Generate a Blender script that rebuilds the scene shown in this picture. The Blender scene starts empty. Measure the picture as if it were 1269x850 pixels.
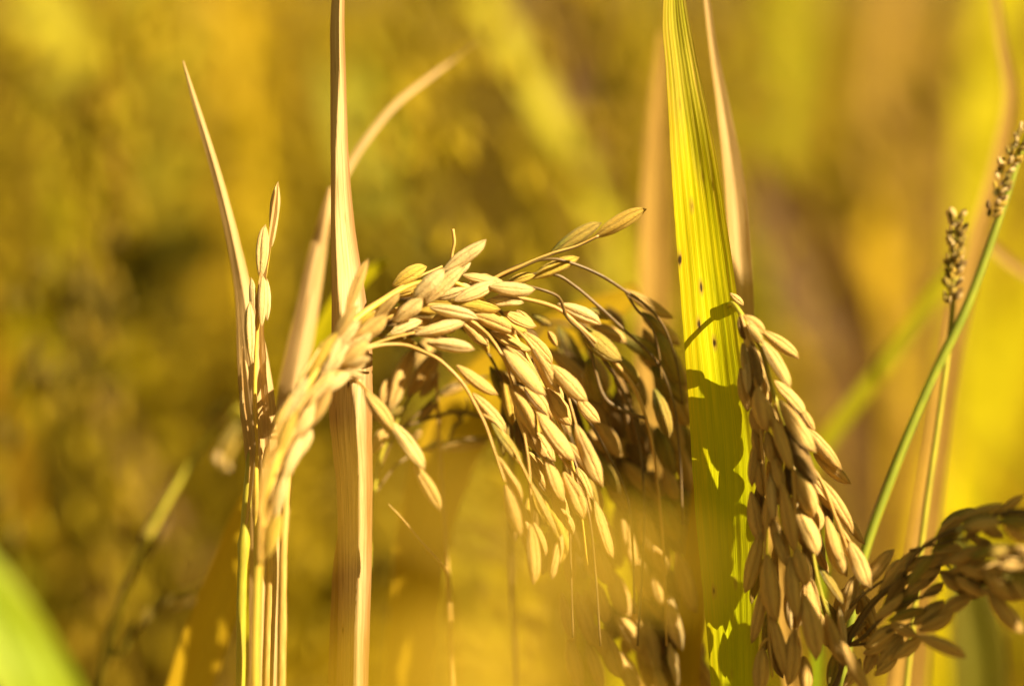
import bpy, math, random
from mathutils import Vector, Matrix, noise as mnoise
R = math.radians
SC = bpy.context.scene
COL = SC.collection
rnd = random.Random(7)

# ------------------------------------------------------------------ camera
CAM_Z, PITCH, LENS, SENSOR, FOCUS = 0.80, -8.0, 100.0, 36.0, 0.480
cam_d = bpy.data.cameras.new('camera')
cam = bpy.data.objects.new('camera', cam_d)
COL.objects.link(cam)
cam.location = (0, 0, CAM_Z)
cam.rotation_euler = (R(90 + PITCH), 0, 0)
cam_d.lens = LENS
cam_d.sensor_width = SENSOR
cam_d.clip_start = 0.01
cam_d.clip_end = 1000
cam_d.dof.use_dof = True
cam_d.dof.focus_distance = FOCUS
cam_d.dof.aperture_fstop = 3.8
SC.camera = cam
CM = Matrix.Translation((0, 0, CAM_Z)) @ Matrix.Rotation(R(90 + PITCH), 4, 'X')

# ------------------------------------------------------------------ world + sun
SUN = Vector((0.66, -0.39, 0.62)).normalized()          # towards the sun
w = bpy.data.worlds.new('World')
SC.world = w
w.use_nodes = True
nt = w.node_tree
nt.nodes.clear()
sky = nt.nodes.new('ShaderNodeTexSky')
sky.sky_type = 'NISHITA'
sky.sun_disc = False
sky.sun_elevation = math.asin(SUN.z)
sky.sun_rotation = math.atan2(SUN.x, SUN.y)
bg = nt.nodes.new('ShaderNodeBackground')
bg.inputs['Strength'].default_value = 0.05
wo = nt.nodes.new('ShaderNodeOutputWorld')
warm = nt.nodes.new('ShaderNodeMix')
warm.data_type = 'RGBA'; warm.blend_type = 'MULTIPLY'
warm.inputs[0].default_value = 1.0
warm.inputs[7].default_value = (.75, .56, .18, 1)         # warm white balance of the photograph
nt.links.new(sky.outputs[0], warm.inputs[6])
nt.links.new(warm.outputs[2], bg.inputs[0])
nt.links.new(bg.outputs[0], wo.inputs[0])
sl = bpy.data.lights.new('sun', 'SUN')
sl.energy = 5.0
sl.angle = R(0.5)
sl.color = (1.0, 0.81, 0.53)
so = bpy.data.objects.new('sun', sl)
COL.objects.link(so)
so.rotation_euler = SUN.to_track_quat('Z', 'Y').to_euler()
so.location = (2, -2, 3)

SC.view_settings.view_transform = 'Standard'
SC.view_settings.look = 'None'
SC.view_settings.gamma = 1.0
SC.view_settings.exposure = 1.4
SC.render.engine = 'CYCLES'
SC.cycles.use_denoising = True
SC.cycles.max_bounces = 6
SC.cycles.diffuse_bounces = 3
SC.cycles.transparent_max_bounces = 8
SC.cycles.caustics_reflective = False
SC.cycles.caustics_refractive = False
SC.cycles.sample_clamp_indirect = 6.0

# ------------------------------------------------------------------ helpers
PW = 1269.0
def at(px, py, dz=0.0):
    """point that stands dz millimetres in front of the plane of focus"""
    D = FOCUS - dz * 0.001
    s = D * SENSOR / LENS / PW
    return CM @ Vector(((px - 634.5) * s, -(py - 425.0) * s, -D))
def pxm(dz=0.0):
    return (FOCUS - dz * 0.001) * SENSOR / LENS / PW
VIEW = (CM.to_3x3() @ Vector((0, 0, 1))).normalized()    # towards the camera

def catmull(vals, n):
    """vals: equal-length tuples starting with x, y, z -> n samples on a smooth curve through them (no overshoot where spacing changes)"""
    m = len(vals) - 1
    H = [max(1e-7, math.dist(vals[i][:3], vals[i + 1][:3])) for i in range(m)]
    K = range(len(vals[0]))
    def tang(i):
        if i == 0: return [(vals[1][j] - vals[0][j]) / H[0] for j in K]
        if i == m: return [(vals[m][j] - vals[m - 1][j]) / H[m - 1] for j in K]
        h0, h1 = H[i - 1], H[i]
        return [((vals[i + 1][j] - vals[i][j]) / h1 * h0 + (vals[i][j] - vals[i - 1][j]) / h0 * h1) / (h0 + h1) for j in K]
    TG = [tang(i) for i in range(m + 1)]
    out = []
    for i in range(n):
        t = i / (n - 1) * m
        k = min(int(t), m - 1)
        f = t - k
        h = H[k]
        a0 = 2 * f ** 3 - 3 * f * f + 1; a1 = f ** 3 - 2 * f * f + f; a2 = -2 * f ** 3 + 3 * f * f; a3 = f ** 3 - f * f
        out.append(tuple(a0 * vals[k][j] + a1 * h * TG[k][j] + a2 * vals[k + 1][j] + a3 * h * TG[k + 1][j] for j in K))
    return out

def link_mesh(name, V, F, mat, parent=None, uvs=None, smooth=True):
    me = bpy.data.meshes.new(name)
    me.from_pydata(V, [], F)
    if uvs:
        ul = me.uv_layers.new(name='UVMap')
        for lp in me.loops:
            ul.data[lp.index].uv = uvs[lp.vertex_index]
    if smooth:
        me.polygons.foreach_set('use_smooth', [True] * len(me.polygons))
    me.materials.append(mat)
    me.update()
    o = bpy.data.objects.new(name, me)
    COL.objects.link(o)
    if parent:
        o.parent = parent
    return o

def tag(o, label=None, cat=None, group=None, kind=None):
    if label: o['label'] = label
    if cat: o['category'] = cat
    if group: o['group'] = group
    if kind: o['kind'] = kind
    return o

def tube_geo(samples, sides=8, V=None, F=None, UV=None, lump=0.0):
    """samples: (x,y,z,r)"""
    V = [] if V is None else V
    F = [] if F is None else F
    UV = [] if UV is None else UV
    base = len(V)
    n = len(samples)
    pts = [Vector(s[:3]) for s in samples]
    side = None
    L = 0
    for i, p in enumerate(pts):
        T = (pts[min(i + 1, n - 1)] - pts[max(i - 1, 0)])
        T = T.normalized() if T.length > 1e-9 else Vector((0, 0, 1))
        if side is None:
            side = T.orthogonal().normalized()
        side = (side - T * side.dot(T))
        side = side.normalized() if side.length > 1e-9 else T.orthogonal().normalized()
        up = T.cross(side)
        if i: L += (p - pts[i - 1]).length
        for k in range(sides):
            a = 2 * math.pi * k / sides
            r = samples[i][3]
            if lump:
                r *= 1 + lump * mnoise.noise(p * 900 + Vector((k * 1.7, 0, 0)))
            V.append(p + (side * math.cos(a) + up * math.sin(a)) * r)
            UV.append((k / sides, L * 100))
    for i in range(n - 1):
        for k in range(sides):
            a = base + i * sides + k
            b = base + i * sides + (k + 1) % sides
            F.append((a, b, b + sides, a + sides))
    F.append(tuple(base + k for k in reversed(range(sides))))
    F.append(tuple(base + (n - 1) * sides + k for k in range(sides)))
    return V, F, UV

def to_ground(pts_world, widths, rng, grow=1.3):
    """continue a path (last point lowest) down to the soil"""
    p = Vector(pts_world[-1]); q = Vector(pts_world[-2])
    d = (p - q); d = d / max(d.length, 1e-6)
    h = p.z
    x, y = p.x, p.y
    for f in (0.3, 0.65, 1.0):
        k = min(0.25, 0.5 * h * f)
        x2 = p.x + d.x * k * 0.25 + rng.uniform(-.004, .004)
        y2 = p.y + abs(d.y) * 0 + rng.uniform(-.004, .004)
        pts_world.append(Vector((x2, y2, h * (1 - f) - (0.004 if f == 1.0 else 0))))
        widths.append(widths[-1] * (1 if f > .4 else grow ** .3))
    return pts_world, widths

# ------------------------------------------------------------------ materials
def N(nt, t, **kw):
    n = nt.nodes.new(t)
    for k, v in kw.items():
        setattr(n, k, v)
    return n
def ramp(nt, stops, interp='LINEAR'):
    r = nt.nodes.new('ShaderNodeValToRGB')
    r.color_ramp.interpolation = interp
    el = r.color_ramp.elements
    while len(el) < len(stops): el.new(0.5)
    for e, (p, c) in zip(el, stops):
        e.position = p
        e.color = (*c, 1) if len(c) == 3 else c
    return r
def mixc(nt, a, b, fac, mode='MIX'):
    m = nt.nodes.new('ShaderNodeMix')
    m.data_type = 'RGBA'; m.blend_type = mode
    for sock, v in ((m.inputs[6], a), (m.inputs[7], b), (m.inputs[0], fac)):
        if hasattr(v, 'is_linked'): nt.links.new(v, sock)
        elif isinstance(v, (int, float)): sock.default_value = v
        else: sock.default_value = (*v, 1)
    return m.outputs[2]
def mth(nt, op, a, b=None, clamp=False):
    m = nt.nodes.new('ShaderNodeMath'); m.operation = op; m.use_clamp = clamp
    for sock, v in ((m.inputs[0], a), (m.inputs[1], b)):
        if v is None: continue
        if hasattr(v, 'is_linked'): nt.links.new(v, sock)
        else: sock.default_value = v
    return m.outputs[0]

def new_mat(name):
    m = bpy.data.materials.new(name)
    m.use_nodes = True
    m.node_tree.nodes.clear()
    return m, m.node_tree

def leaf_mat(name, left, mid, right, vein, trans=0.35, tcol=None, spots=0.0, streak=(0.3, .17, .05), streak_amt=0.5,
             veins=16, along=None, rough=.5):
    """blade: colour bands from edge to edge, parallel veins, brown streaks and spots"""
    m, nt = new_mat(name)
    L = nt.links
    uv = N(nt, 'ShaderNodeUVMap')
    sep = N(nt, 'ShaderNodeSeparateXYZ'); L.new(uv.outputs[0], sep.inputs[0])
    mp = N(nt, 'ShaderNodeMapping'); L.new(uv.outputs[0], mp.inputs[0]); mp.inputs['Scale'].default_value = (9, .5, 1)
    nz = N(nt, 'ShaderNodeTexNoise'); L.new(mp.outputs[0], nz.inputs['Vector']); nz.inputs['Scale'].default_value = 1.6; nz.inputs['Detail'].default_value = 6
    mp2 = N(nt, 'ShaderNodeMapping'); L.new(uv.outputs[0], mp2.inputs[0]); mp2.inputs['Scale'].default_value = (45, .7, 1)
    nz2 = N(nt, 'ShaderNodeTexNoise'); L.new(mp2.outputs[0], nz2.inputs['Vector']); nz2.inputs['Scale'].default_value = 1.3; nz2.inputs['Detail'].default_value = 3
    u2 = mth(nt, 'ADD', sep.outputs[0], mth(nt, 'MULTIPLY', mth(nt, 'SUBTRACT', nz.outputs[0], .5), .35))
    cr = ramp(nt, [(0.05, right), (.25, mid), (.6, mid), (.93, left)]); L.new(u2, cr.inputs[0])
    col = cr.outputs[0]
    if along:
        c2 = ramp(nt, along); L.new(mth(nt, 'ADD', mth(nt, 'MULTIPLY', sep.outputs[1], 1 / 14.0), mth(nt, 'MULTIPLY', mth(nt, 'SUBTRACT', nz.outputs[0], .5), .3)), c2.inputs[0])
        col = mixc(nt, col, c2.outputs[0], .55)
    # fine fibres
    col = mixc(nt, col, vein, mth(nt, 'MULTIPLY', mth(nt, 'GREATER_THAN', nz2.outputs[0], .5), .0))
    f = ramp(nt, [(.38, (0, 0, 0)), (.62, (1, 1, 1))]); L.new(nz2.outputs[0], f.inputs[0])
    col = mixc(nt, col, vein, mth(nt, 'MULTIPLY', f.outputs[0], .62))
    # veins
    wv = mth(nt, 'SINE', mth(nt, 'ADD', mth(nt, 'MULTIPLY', sep.outputs[0], veins * 2 * math.pi), mth(nt, 'MULTIPLY', nz2.outputs[0], 5.0)))
    wv01 = mth(nt, 'POWER', mth(nt, 'ADD', mth(nt, 'MULTIPLY', wv, .5), .5), 3.0)
    col = mixc(nt, col, vein, mth(nt, 'MULTIPLY', mth(nt, 'MULTIPLY', wv01, nz.outputs[0]), .5))
    # brown streaks
    st = ramp(nt, [(.60, (0, 0, 0)), (.72, (1, 1, 1))]); L.new(nz.outputs[0], st.inputs[0])
    col = mixc(nt, col, streak, mth(nt, 'MULTIPLY', st.outputs[0], streak_amt))
    if spots > 0:
        mp3 = N(nt, 'ShaderNodeMapping'); L.new(uv.outputs[0], mp3.inputs[0]); mp3.inputs['Scale'].default_value = (5, 1.7, 1); mp3.inputs['Rotation'].default_value = (0, 0, .35)
        vo = N(nt, 'ShaderNodeTexVoronoi'); L.new(mp3.outputs[0], vo.inputs['Vector']); vo.inputs['Scale'].default_value = 1.0
        vc = N(nt, 'ShaderNodeSeparateColor'); L.new(vo.outputs['Color'], vc.inputs[0])
        keep = mth(nt, 'LESS_THAN', vc.outputs[0], spots)
        dsp = mth(nt, 'ADD', vo.outputs['Distance'], mth(nt, 'ADD', mth(nt, 'MULTIPLY', vc.outputs[1], .10), mth(nt, 'MULTIPLY', mth(nt, 'SUBTRACT', nz2.outputs[0], .5), .3)))
        s1 = ramp(nt, [(.16, (1, 1, 1)), (.36, (0, 0, 0))]); L.new(dsp, s1.inputs[0])
        s2 = ramp(nt, [(.12, (1, 1, 1)), (.19, (0, 0, 0))]); L.new(dsp, s2.inputs[0])
        col = mixc(nt, col, (.42, .22, .04), mth(nt, 'MULTIPLY', mth(nt, 'MULTIPLY', s1.outputs[0], keep), .7))
        col = mixc(nt, col, (.035, .012, .006), mth(nt, 'MULTIPLY', s2.outputs[0], keep))
    bs = N(nt, 'ShaderNodeBsdfPrincipled')
    L.new(col, bs.inputs['Base Color'])
    bs.inputs['Roughness'].default_value = rough
    bs.inputs['Specular IOR Level'].default_value = .22
    bm = N(nt, 'ShaderNodeBump'); bm.inputs['Strength'].default_value = .3; bm.inputs['Distance'].default_value = .0002
    L.new(mth(nt, 'ADD', mth(nt, 'MULTIPLY', wv, .5), mth(nt, 'MULTIPLY', nz2.outputs[0], 1.2)), bm.inputs['Height'])
    L.new(bm.outputs[0], bs.inputs['Normal'])
    tr = N(nt, 'ShaderNodeBsdfTranslucent')
    L.new(mixc(nt, col, tcol or mid, .5), tr.inputs[0])
    mx = N(nt, 'ShaderNodeMixShader'); mx.inputs[0].default_value = trans
    L.new(bs.outputs[0], mx.inputs[1]); L.new(tr.outputs[0], mx.inputs[2])
    out = N(nt, 'ShaderNodeOutputMaterial'); L.new(mx.outputs[0], out.inputs[0])
    return m

def grain_mat(name, a, b, dark, greenish=None):
    """husk: straw colour varying from grain to grain, darker seams, brown flecks, fine fuzz"""
    m, nt = new_mat(name)
    L = nt.links
    uv = N(nt, 'ShaderNodeUVMap')
    oi = N(nt, 'ShaderNodeObjectInfo')
    sep = N(nt, 'ShaderNodeSeparateXYZ'); L.new(uv.outputs[0], sep.inputs[0])
    cmb = N(nt, 'ShaderNodeCombineXYZ')
    L.new(mth(nt, 'MULTIPLY', sep.outputs[0], 8.0), cmb.inputs[0]); L.new(mth(nt, 'MULTIPLY', sep.outputs[1], 2.2), cmb.inputs[1])
    L.new(mth(nt, 'MULTIPLY', oi.outputs['Random'], 37.0), cmb.inputs[2])
    nz = N(nt, 'ShaderNodeTexNoise'); L.new(cmb.outputs[0], nz.inputs['Vector']); nz.inputs['Scale'].default_value = 1.5; nz.inputs['Detail'].default_value = 5
    col = mixc(nt, a, b, mth(nt, 'MULTIPLY', mth(nt, 'ADD', nz.outputs[0], oi.outputs['Random']), .5))
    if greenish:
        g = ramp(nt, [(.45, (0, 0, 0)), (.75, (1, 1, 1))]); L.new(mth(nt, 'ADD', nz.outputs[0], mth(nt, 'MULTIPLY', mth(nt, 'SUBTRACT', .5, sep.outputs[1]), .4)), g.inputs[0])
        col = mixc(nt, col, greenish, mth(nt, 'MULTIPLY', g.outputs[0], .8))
    mott = N(nt, 'ShaderNodeTexNoise'); L.new(cmb.outputs[0], mott.inputs['Vector']); mott.inputs['Scale'].default_value = 6; mott.inputs['Detail'].default_value = 4
    mo = ramp(nt, [(.45, (0, 0, 0)), (.75, (1, 1, 1))]); L.new(mott.outputs[0], mo.inputs[0])
    col = mixc(nt, col, dark, mth(nt, 'MULTIPLY', mo.outputs[0], .22))
    # seams between the husk halves and along the nerves
    wv = mth(nt, 'COSINE', mth(nt, 'ADD', mth(nt, 'MULTIPLY', sep.outputs[0], 6 * 2 * math.pi), mth(nt, 'MULTIPLY', nz.outputs[0], 3.0)))
    seam = mth(nt, 'POWER', mth(nt, 'ADD', mth(nt, 'MULTIPLY', wv, .5), .5), 5.0)
    col = mixc(nt, col, dark, mth(nt, 'MULTIPLY', seam, .30))
    tip = ramp(nt, [(.90, (0, 0, 0)), (1.0, (1, 1, 1))]); L.new(sep.outputs[1], tip.inputs[0])
    col = mixc(nt, col, dark, mth(nt, 'MULTIPLY', tip.outputs[0], .45))
    nb = N(nt, 'ShaderNodeTexNoise'); L.new(cmb.outputs[0], nb.inputs['Vector']); nb.inputs['Scale'].default_value = 3.2; nb.inputs['Detail'].default_value = 2
    fl = ramp(nt, [(.70, (0, 0, 0)), (.78, (1, 1, 1))]); L.new(nb.outputs[0], fl.inputs[0])
    col = mixc(nt, col, (.16, .07, .02), mth(nt, 'MULTIPLY', fl.outputs[0], .55))
    bs = N(nt, 'ShaderNodeBsdfPrincipled')
    L.new(col, bs.inputs['Base Color'])
    bs.inputs['Roughness'].default_value = .58
    bs.inputs['Specular IOR Level'].default_value = .28
    bs.inputs['Sheen Weight'].default_value = .12
    bs.inputs['Sheen Tint'].default_value = (1, .85, .5, 1)
    bs.inputs['Subsurface Weight'].default_value = .15
    bs.inputs['Subsurface Scale'].default_value = .0012
    bs.inputs['Subsurface Radius'].default_value = (1, .6, .2)
    fine = N(nt, 'ShaderNodeTexNoise'); L.new(cmb.outputs[0], fine.inputs['Vector']); fine.inputs['Scale'].default_value = 9; fine.inputs['Detail'].default_value = 3
    bm = N(nt, 'ShaderNodeBump'); bm.inputs['Strength'].default_value = .85; bm.inputs['Distance'].default_value = .0003
    L.new(mth(nt, 'ADD', mth(nt, 'MULTIPLY', seam, -1.0), fine.outputs[0]), bm.inputs['Height'])
    L.new(bm.outputs[0], bs.inputs['Normal'])
    out = N(nt, 'ShaderNodeOutputMaterial'); L.new(bs.outputs[0], out.inputs[0])
    return m

def stem_mat(name, a, b, rough=.5):
    m, nt = new_mat(name)
    L = nt.links
    uv = N(nt, 'ShaderNodeUVMap')
    mp = N(nt, 'ShaderNodeMapping'); L.new(uv.outputs[0], mp.inputs[0]); mp.inputs['Scale'].default_value = (6, 1.4, 1)
    nz = N(nt, 'ShaderNodeTexNoise'); L.new(mp.outputs[0], nz.inputs['Vector']); nz.inputs['Scale'].default_value = 1.5; nz.inputs['Detail'].default_value = 5
    cr = ramp(nt, [(.35, a), (.65, b)]); L.new(nz.outputs[0], cr.inputs[0])
    bs = N(nt, 'ShaderNodeBsdfPrincipled'); L.new(cr.outputs[0], bs.inputs['Base Color'])
    bs.inputs['Roughness'].default_value = rough
    bs.inputs['Subsurface Weight'].default_value = .1
    bs.inputs['Subsurface Scale'].default_value = .001
    bm = N(nt, 'ShaderNodeBump'); bm.inputs['Strength'].default_value = .4; bm.inputs['Distance'].default_value = .0002
    L.new(nz.outputs[0], bm.inputs['Height']); L.new(bm.outputs[0], bs.inputs['Normal'])
    out = N(nt, 'ShaderNodeOutputMaterial'); L.new(bs.outputs[0], out.inputs[0])
    return m

def field_mat(name):
    """colour of every blade comes from its own attribute"""
    m, nt = new_mat(name)
    L = nt.links
    ca = N(nt, 'ShaderNodeAttribute'); ca.attribute_name = 'tone'
    bs = N(nt, 'ShaderNodeBsdfPrincipled'); L.new(ca.outputs[0], bs.inputs['Base Color'])
    bs.inputs['Roughness'].default_value = .5
    bs.inputs['Specular IOR Level'].default_value = .15
    tr = N(nt, 'ShaderNodeBsdfTranslucent'); L.new(ca.outputs[0], tr.inputs[0])
    mx = N(nt, 'ShaderNodeMixShader'); mx.inputs[0].default_value = .28
    L.new(bs.outputs[0], mx.inputs[1]); L.new(tr.outputs[0], mx.inputs[2])
    out = N(nt, 'ShaderNodeOutputMaterial'); L.new(mx.outputs[0], out.inputs[0])
    return m

def soil_mat():
    m, nt = new_mat('soil')
    L = nt.links
    tc = N(nt, 'ShaderNodeTexCoord')
    nz = N(nt, 'ShaderNodeTexNoise'); L.new(tc.outputs['Object'], nz.inputs['Vector']); nz.inputs['Scale'].default_value = 9; nz.inputs['Detail'].default_value = 8
    cr = ramp(nt, [(.3, (.05, .032, .014)), (.7, (.17, .11, .045))]); L.new(nz.outputs[0], cr.inputs[0])
    bs = N(nt, 'ShaderNodeBsdfPrincipled'); L.new(cr.outputs[0], bs.inputs['Base Color']); bs.inputs['Roughness'].default_value = .9
    bm = N(nt, 'ShaderNodeBump'); bm.inputs['Distance'].default_value = .02; L.new(nz.outputs[0], bm.inputs['Height']); L.new(bm.outputs[0], bs.inputs['Normal'])
    out = N(nt, 'ShaderNodeOutputMaterial'); L.new(bs.outputs[0], out.inputs[0])
    return m

M = {}
M['gold'] = grain_mat('grain_gold', (.77, .54, .18), (.58, .36, .09), (.30, .14, .03))
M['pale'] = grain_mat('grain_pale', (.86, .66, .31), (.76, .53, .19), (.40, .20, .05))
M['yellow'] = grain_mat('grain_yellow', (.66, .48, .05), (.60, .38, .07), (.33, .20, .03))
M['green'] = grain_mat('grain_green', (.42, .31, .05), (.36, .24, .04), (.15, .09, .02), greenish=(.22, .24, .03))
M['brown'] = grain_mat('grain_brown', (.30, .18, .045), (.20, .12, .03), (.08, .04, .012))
M['stem'] = stem_mat('stem_straw', (.62, .40, .10), (.44, .26, .05))
M['stem_green'] = stem_mat('stem_green', (.46, .42, .03), (.34, .30, .03))
M['stem_lime'] = stem_mat('stem_lime', (.30, .33, .02), (.20, .25, .02))
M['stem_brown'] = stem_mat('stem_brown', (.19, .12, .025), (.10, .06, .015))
M['stem_yellow'] = stem_mat('stem_yellow', (.68, .52, .05), (.58, .38, .07))
M['blade_green'] = leaf_mat('blade_green', (.90, .52, .006), (.80, .74, .001), (.60, .34, .02), (.46, .52, .001), along=[(0, (.62, .42, .14)), (.22, (.66, .46, .10)), (.34, (.84, .66, .004)), (.55, (.74, .72, .001)), (.8, (.50, .62, .001)), (1, (.48, .60, .001))], trans=.32, tcol=(.66, .68, .002), spots=.34, streak=(.42, .44, .01), streak_amt=.4, veins=9)
M['blade_straw'] = leaf_mat('blade_straw', (.62, .42, .15), (.78, .57, .26), (.66, .45, .17), (.40, .22, .065), trans=.25, streak=(.30, .15, .04), streak_amt=.55, veins=12)
M['blade_worn'] = leaf_mat('blade_worn', (.60, .38, .13), (.80, .60, .28), (.30, .16, .05), (.36, .19, .055), trans=.22, streak=(.24, .12, .035), streak_amt=.85, veins=9, spots=.10)
M['blade_tan'] = leaf_mat('blade_tan', (.50, .31, .06), (.58, .37, .08), (.55, .33, .06), (.34, .19, .04), trans=.25, streak=(.26, .13, .04), streak_amt=.4, veins=12)
M['blade_gold'] = leaf_mat('blade_gold', (.62, .40, .012), (.66, .46, .012), (.60, .38, .015), (.45, .28, .012), trans=.4, streak=(.35, .18, .03), streak_amt=.35)
M['blade_yellow'] = leaf_mat('blade_yellow', (.58, .50, .004), (.60, .54, .004), (.56, .46, .005), (.44, .40, .004), trans=.45, streak=(.45, .28, .03), streak_amt=.3)
M['blade_olive'] = leaf_mat('blade_olive', (.40, .34, .01), (.38, .37, .008), (.42, .33, .01), (.28, .28, .006), trans=.4, streak=(.25, .15, .03), streak_amt=.3)
M['blade_lime'] = leaf_mat('blade_lime', (.36, .44, .01), (.36, .48, .01), (.38, .44, .015), (.26, .36, .01), trans=.45, streak=(.3, .3, .03), streak_amt=.2)
M['blade_brown'] = leaf_mat('blade_brown', (.30, .17, .05), (.34, .19, .05), (.30, .16, .05), (.2, .1, .03), trans=.25, streak=(.18, .08, .03), streak_amt=.4)
M['blade_shade_olive'] = leaf_mat('blade_shade_olive', (.14, .12, .005), (.13, .12, .004), (.14, .11, .005), (.09, .08, .004), trans=.2, streak=(.10, .06, .01), streak_amt=.4)  # dark olive colour stands in for shaded gaps in the background
M['blade_shade_umber'] = leaf_mat('blade_shade_umber', (.16, .085, .015), (.14, .075, .012), (.15, .08, .015), (.10, .05, .01), trans=.2, streak=(.09, .045, .01), streak_amt=.4)  # dark brown colour paints shaded zones behind the panicles
M['field'] = field_mat('field_foliage')
M['soil'] = soil_mat()

# ------------------------------------------------------------------ ground
g = link_mesh('ground', [(-300, -300, 0), (300, -300, 0), (300, 300, 0), (-300, 300, 0)], [(0, 1, 2, 3)], M['soil'])
tag(g, kind='structure')

# ------------------------------------------------------------------ leaf blades and stems
def blade(name, pts, mat, label, cat='leaf', fold=.25, twist=0.0, n=64, ragged=.03, group=None, ground=True, seed=0, ribs=.02):
    """pts: (px, py, dz, width_px[, twist]) from tip down"""
    rng = random.Random(seed * 31 + len(label))
    P = [at(a[0], a[1], a[2]) for a in pts]
    W = [a[3] * pxm(a[2]) for a in pts]
    TW = [(a[4] if len(a) > 4 else twist) for a in pts]
    CR = [(a[5] if len(a) > 5 else 0.0) for a in pts]
    if ground:
        k = len(P)
        P, W = to_ground(P, W, rng)
        TW += [TW[-1]] * (len(P) - k)
        CR += [CR[-1]] * (len(P) - k)
    S = catmull([(*p, w_, t, c) for p, w_, t, c in zip(P, W, TW, CR)], n)
    Cn = 17
    V, F, UV = [], [], []
    Ls = 0
    for i, s in enumerate(S):
        p = Vector(s[:3])
        T = (Vector(S[min(i + 1, n - 1)][:3]) - Vector(S[max(i - 1, 0)][:3])).normalized()
        Nn = VIEW - T * VIEW.dot(T)
        Nn.normalize()
        Nn = Matrix.Rotation(R(s[4]), 3, T) @ Nn
        side = Nn.cross(T).normalized()
        if i: Ls += (p - Vector(S[i - 1][:3])).length
        for k in range(Cn):
            u = -1 + 2 * k / (Cn - 1)
            hw = s[3] * .5
            e = 1 + ragged * (mnoise.noise(Vector((Ls * 260, u * 3 + seed, seed))) + .6 * mnoise.noise(Vector((Ls * 900, u * 3, seed + 4))))
            dn = fold * abs(u - s[5]) * hw - fold * hw * .4 + ribs * hw * math.cos(u * math.pi * 4.5)
            dn += .12 * hw * mnoise.noise(Vector((Ls * 60, u * 1.2, seed + 9)))
            V.append(p + side * (-u * hw * e) + Nn * dn)
            UV.append((k / (Cn - 1), Ls * 100))
    for i in range(n - 1):
        for k in range(Cn - 1):
            a = i * Cn + k
            F.append((a, a + 1, a + 1 + Cn, a + Cn))
    o = link_mesh(name, V, F, M[mat], uvs=UV)
    return tag(o, label, cat, group)

def tube_path(pts, n, ground=False, seed=0):
    rng = random.Random(seed)
    P = [at(a[0], a[1], a[2]) for a in pts]
    W = [a[3] * .5 * pxm(a[2]) for a in pts]
    if ground:
        P, W = to_ground(P, W, rng)
    return catmull([(*p, r) for p, r in zip(P, W)], n)

def stalk(name, pts, mat, label, cat='stem', n=50, ground=True, seed=0, group=None):
    S = tube_path(pts, n, ground, seed)
    kn = len(S) // 3 + seed * 3
    S = [(s[0], s[1], s[2], s[3] * (1 + .35 * math.exp(-((i - kn) / 1.2) ** 2))) for i, s in enumerate(S)]
    V, F, UV = tube_geo(S, 9, lump=.14)
    return tag(link_mesh(name, V, F, M[mat], uvs=UV), label, cat, group)

# ------------------------------------------------------------------ rice grain meshes
def grain_mesh(name, seed, mat, thick=.7, flat=0.0):
    rng = random.Random(seed)
    prof = [(0, .12), (.03, .25), (.08, .40), (.15, .58), (.24, .77), (.34, .92), (.45, .99), (.56, 1.0), (.66, .96), (.76, .85), (.85, .65), (.91, .46), (.95, .27), (.98, .12), (1.0, .05)]
    prof = [(t, max(.03, r * (1 + rng.uniform(-.03, .03)))) for t, r in prof]
    K = 30
    V, F, UV = [], [], []
    bend = rng.uniform(.01, .06)
    gro = [math.pi * .5 + rng.uniform(-.15, .15), -math.pi * .5 + rng.uniform(-.15, .15)]
    for t, r in prof:
        cx = bend * math.sin(math.pi * t) * -1 + .10 * (max(0, t - .85) / .15) ** 1.5
        for k in range(K):
            a = 2 * math.pi * k / K
            c, s = math.cos(a), math.sin(a)
            m_ = 1.0
            # five raised nerves, two deep seams where lemma and palea lock
            m_ += .05 * math.cos(a * 5) - .03 * math.cos(a * 2)
            for g0 in gro:
                d = math.atan2(math.sin(a - g0 - .42), math.cos(a - g0 - .42))
                m_ -= .13 * math.exp(-(d / .13) ** 2)
            m_ += .02 * mnoise.noise(Vector((c * 1.5, s * 1.5, t * 6 + seed)))
            V.append((cx + .5 * r * c * m_, t, .5 * thick * r * s * m_ + flat * .12 * math.sin(t * 9 + seed) * c * r))
            UV.append((k / K, t))
    n = len(prof)
    for i in range(n - 1):
        for k in range(K):
            a, b = i * K + k, i * K + (k + 1) % K
            F.append((b, a, a + K, b + K))
    F.append(tuple(range(K)))
    F.append(tuple((n - 1) * K + k for k in reversed(range(K))))
    # short stiff hairs, mostly on the nerves near the tip
    for h in range(150):
        t = rng.uniform(.15, .97) ** .7
        i = min(int(t * n), n - 2)
        # nearest ring
        i = min(range(n), key=lambda q: abs(prof[q][0] - t))
        k = (int(rng.choice((0, 6, 12, 18, 24))) + rng.choice((-1, 0, 0, 1))) % K
        p = Vector(V[i * K + k]); q = Vector(V[i * K + (k + 1) % K])
        out = Vector((p.x, 0, p.z)).normalized()
        tipv = p + out * rng.uniform(.012, .03) * Vector((1, 1, 1)).x + Vector((0, rng.uniform(.015, .05), 0))
        b = len(V)
        mid = p.lerp(q, .12)
        V += [tuple(p), tuple(mid), tuple(tipv)]
        UV += [(k / K, t)] * 3
        F.append((b, b + 1, b + 2))
    me = bpy.data.meshes.new(name)
    me.from_pydata(V, [], F)
    ul = me.uv_layers.new(name='UVMap')
    for lp in me.loops:
        ul.data[lp.index].uv = UV[lp.vertex_index]
    me.polygons.foreach_set('use_smooth', [True] * len(me.polygons))
    me.materials.append(M[mat])
    return me
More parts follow.
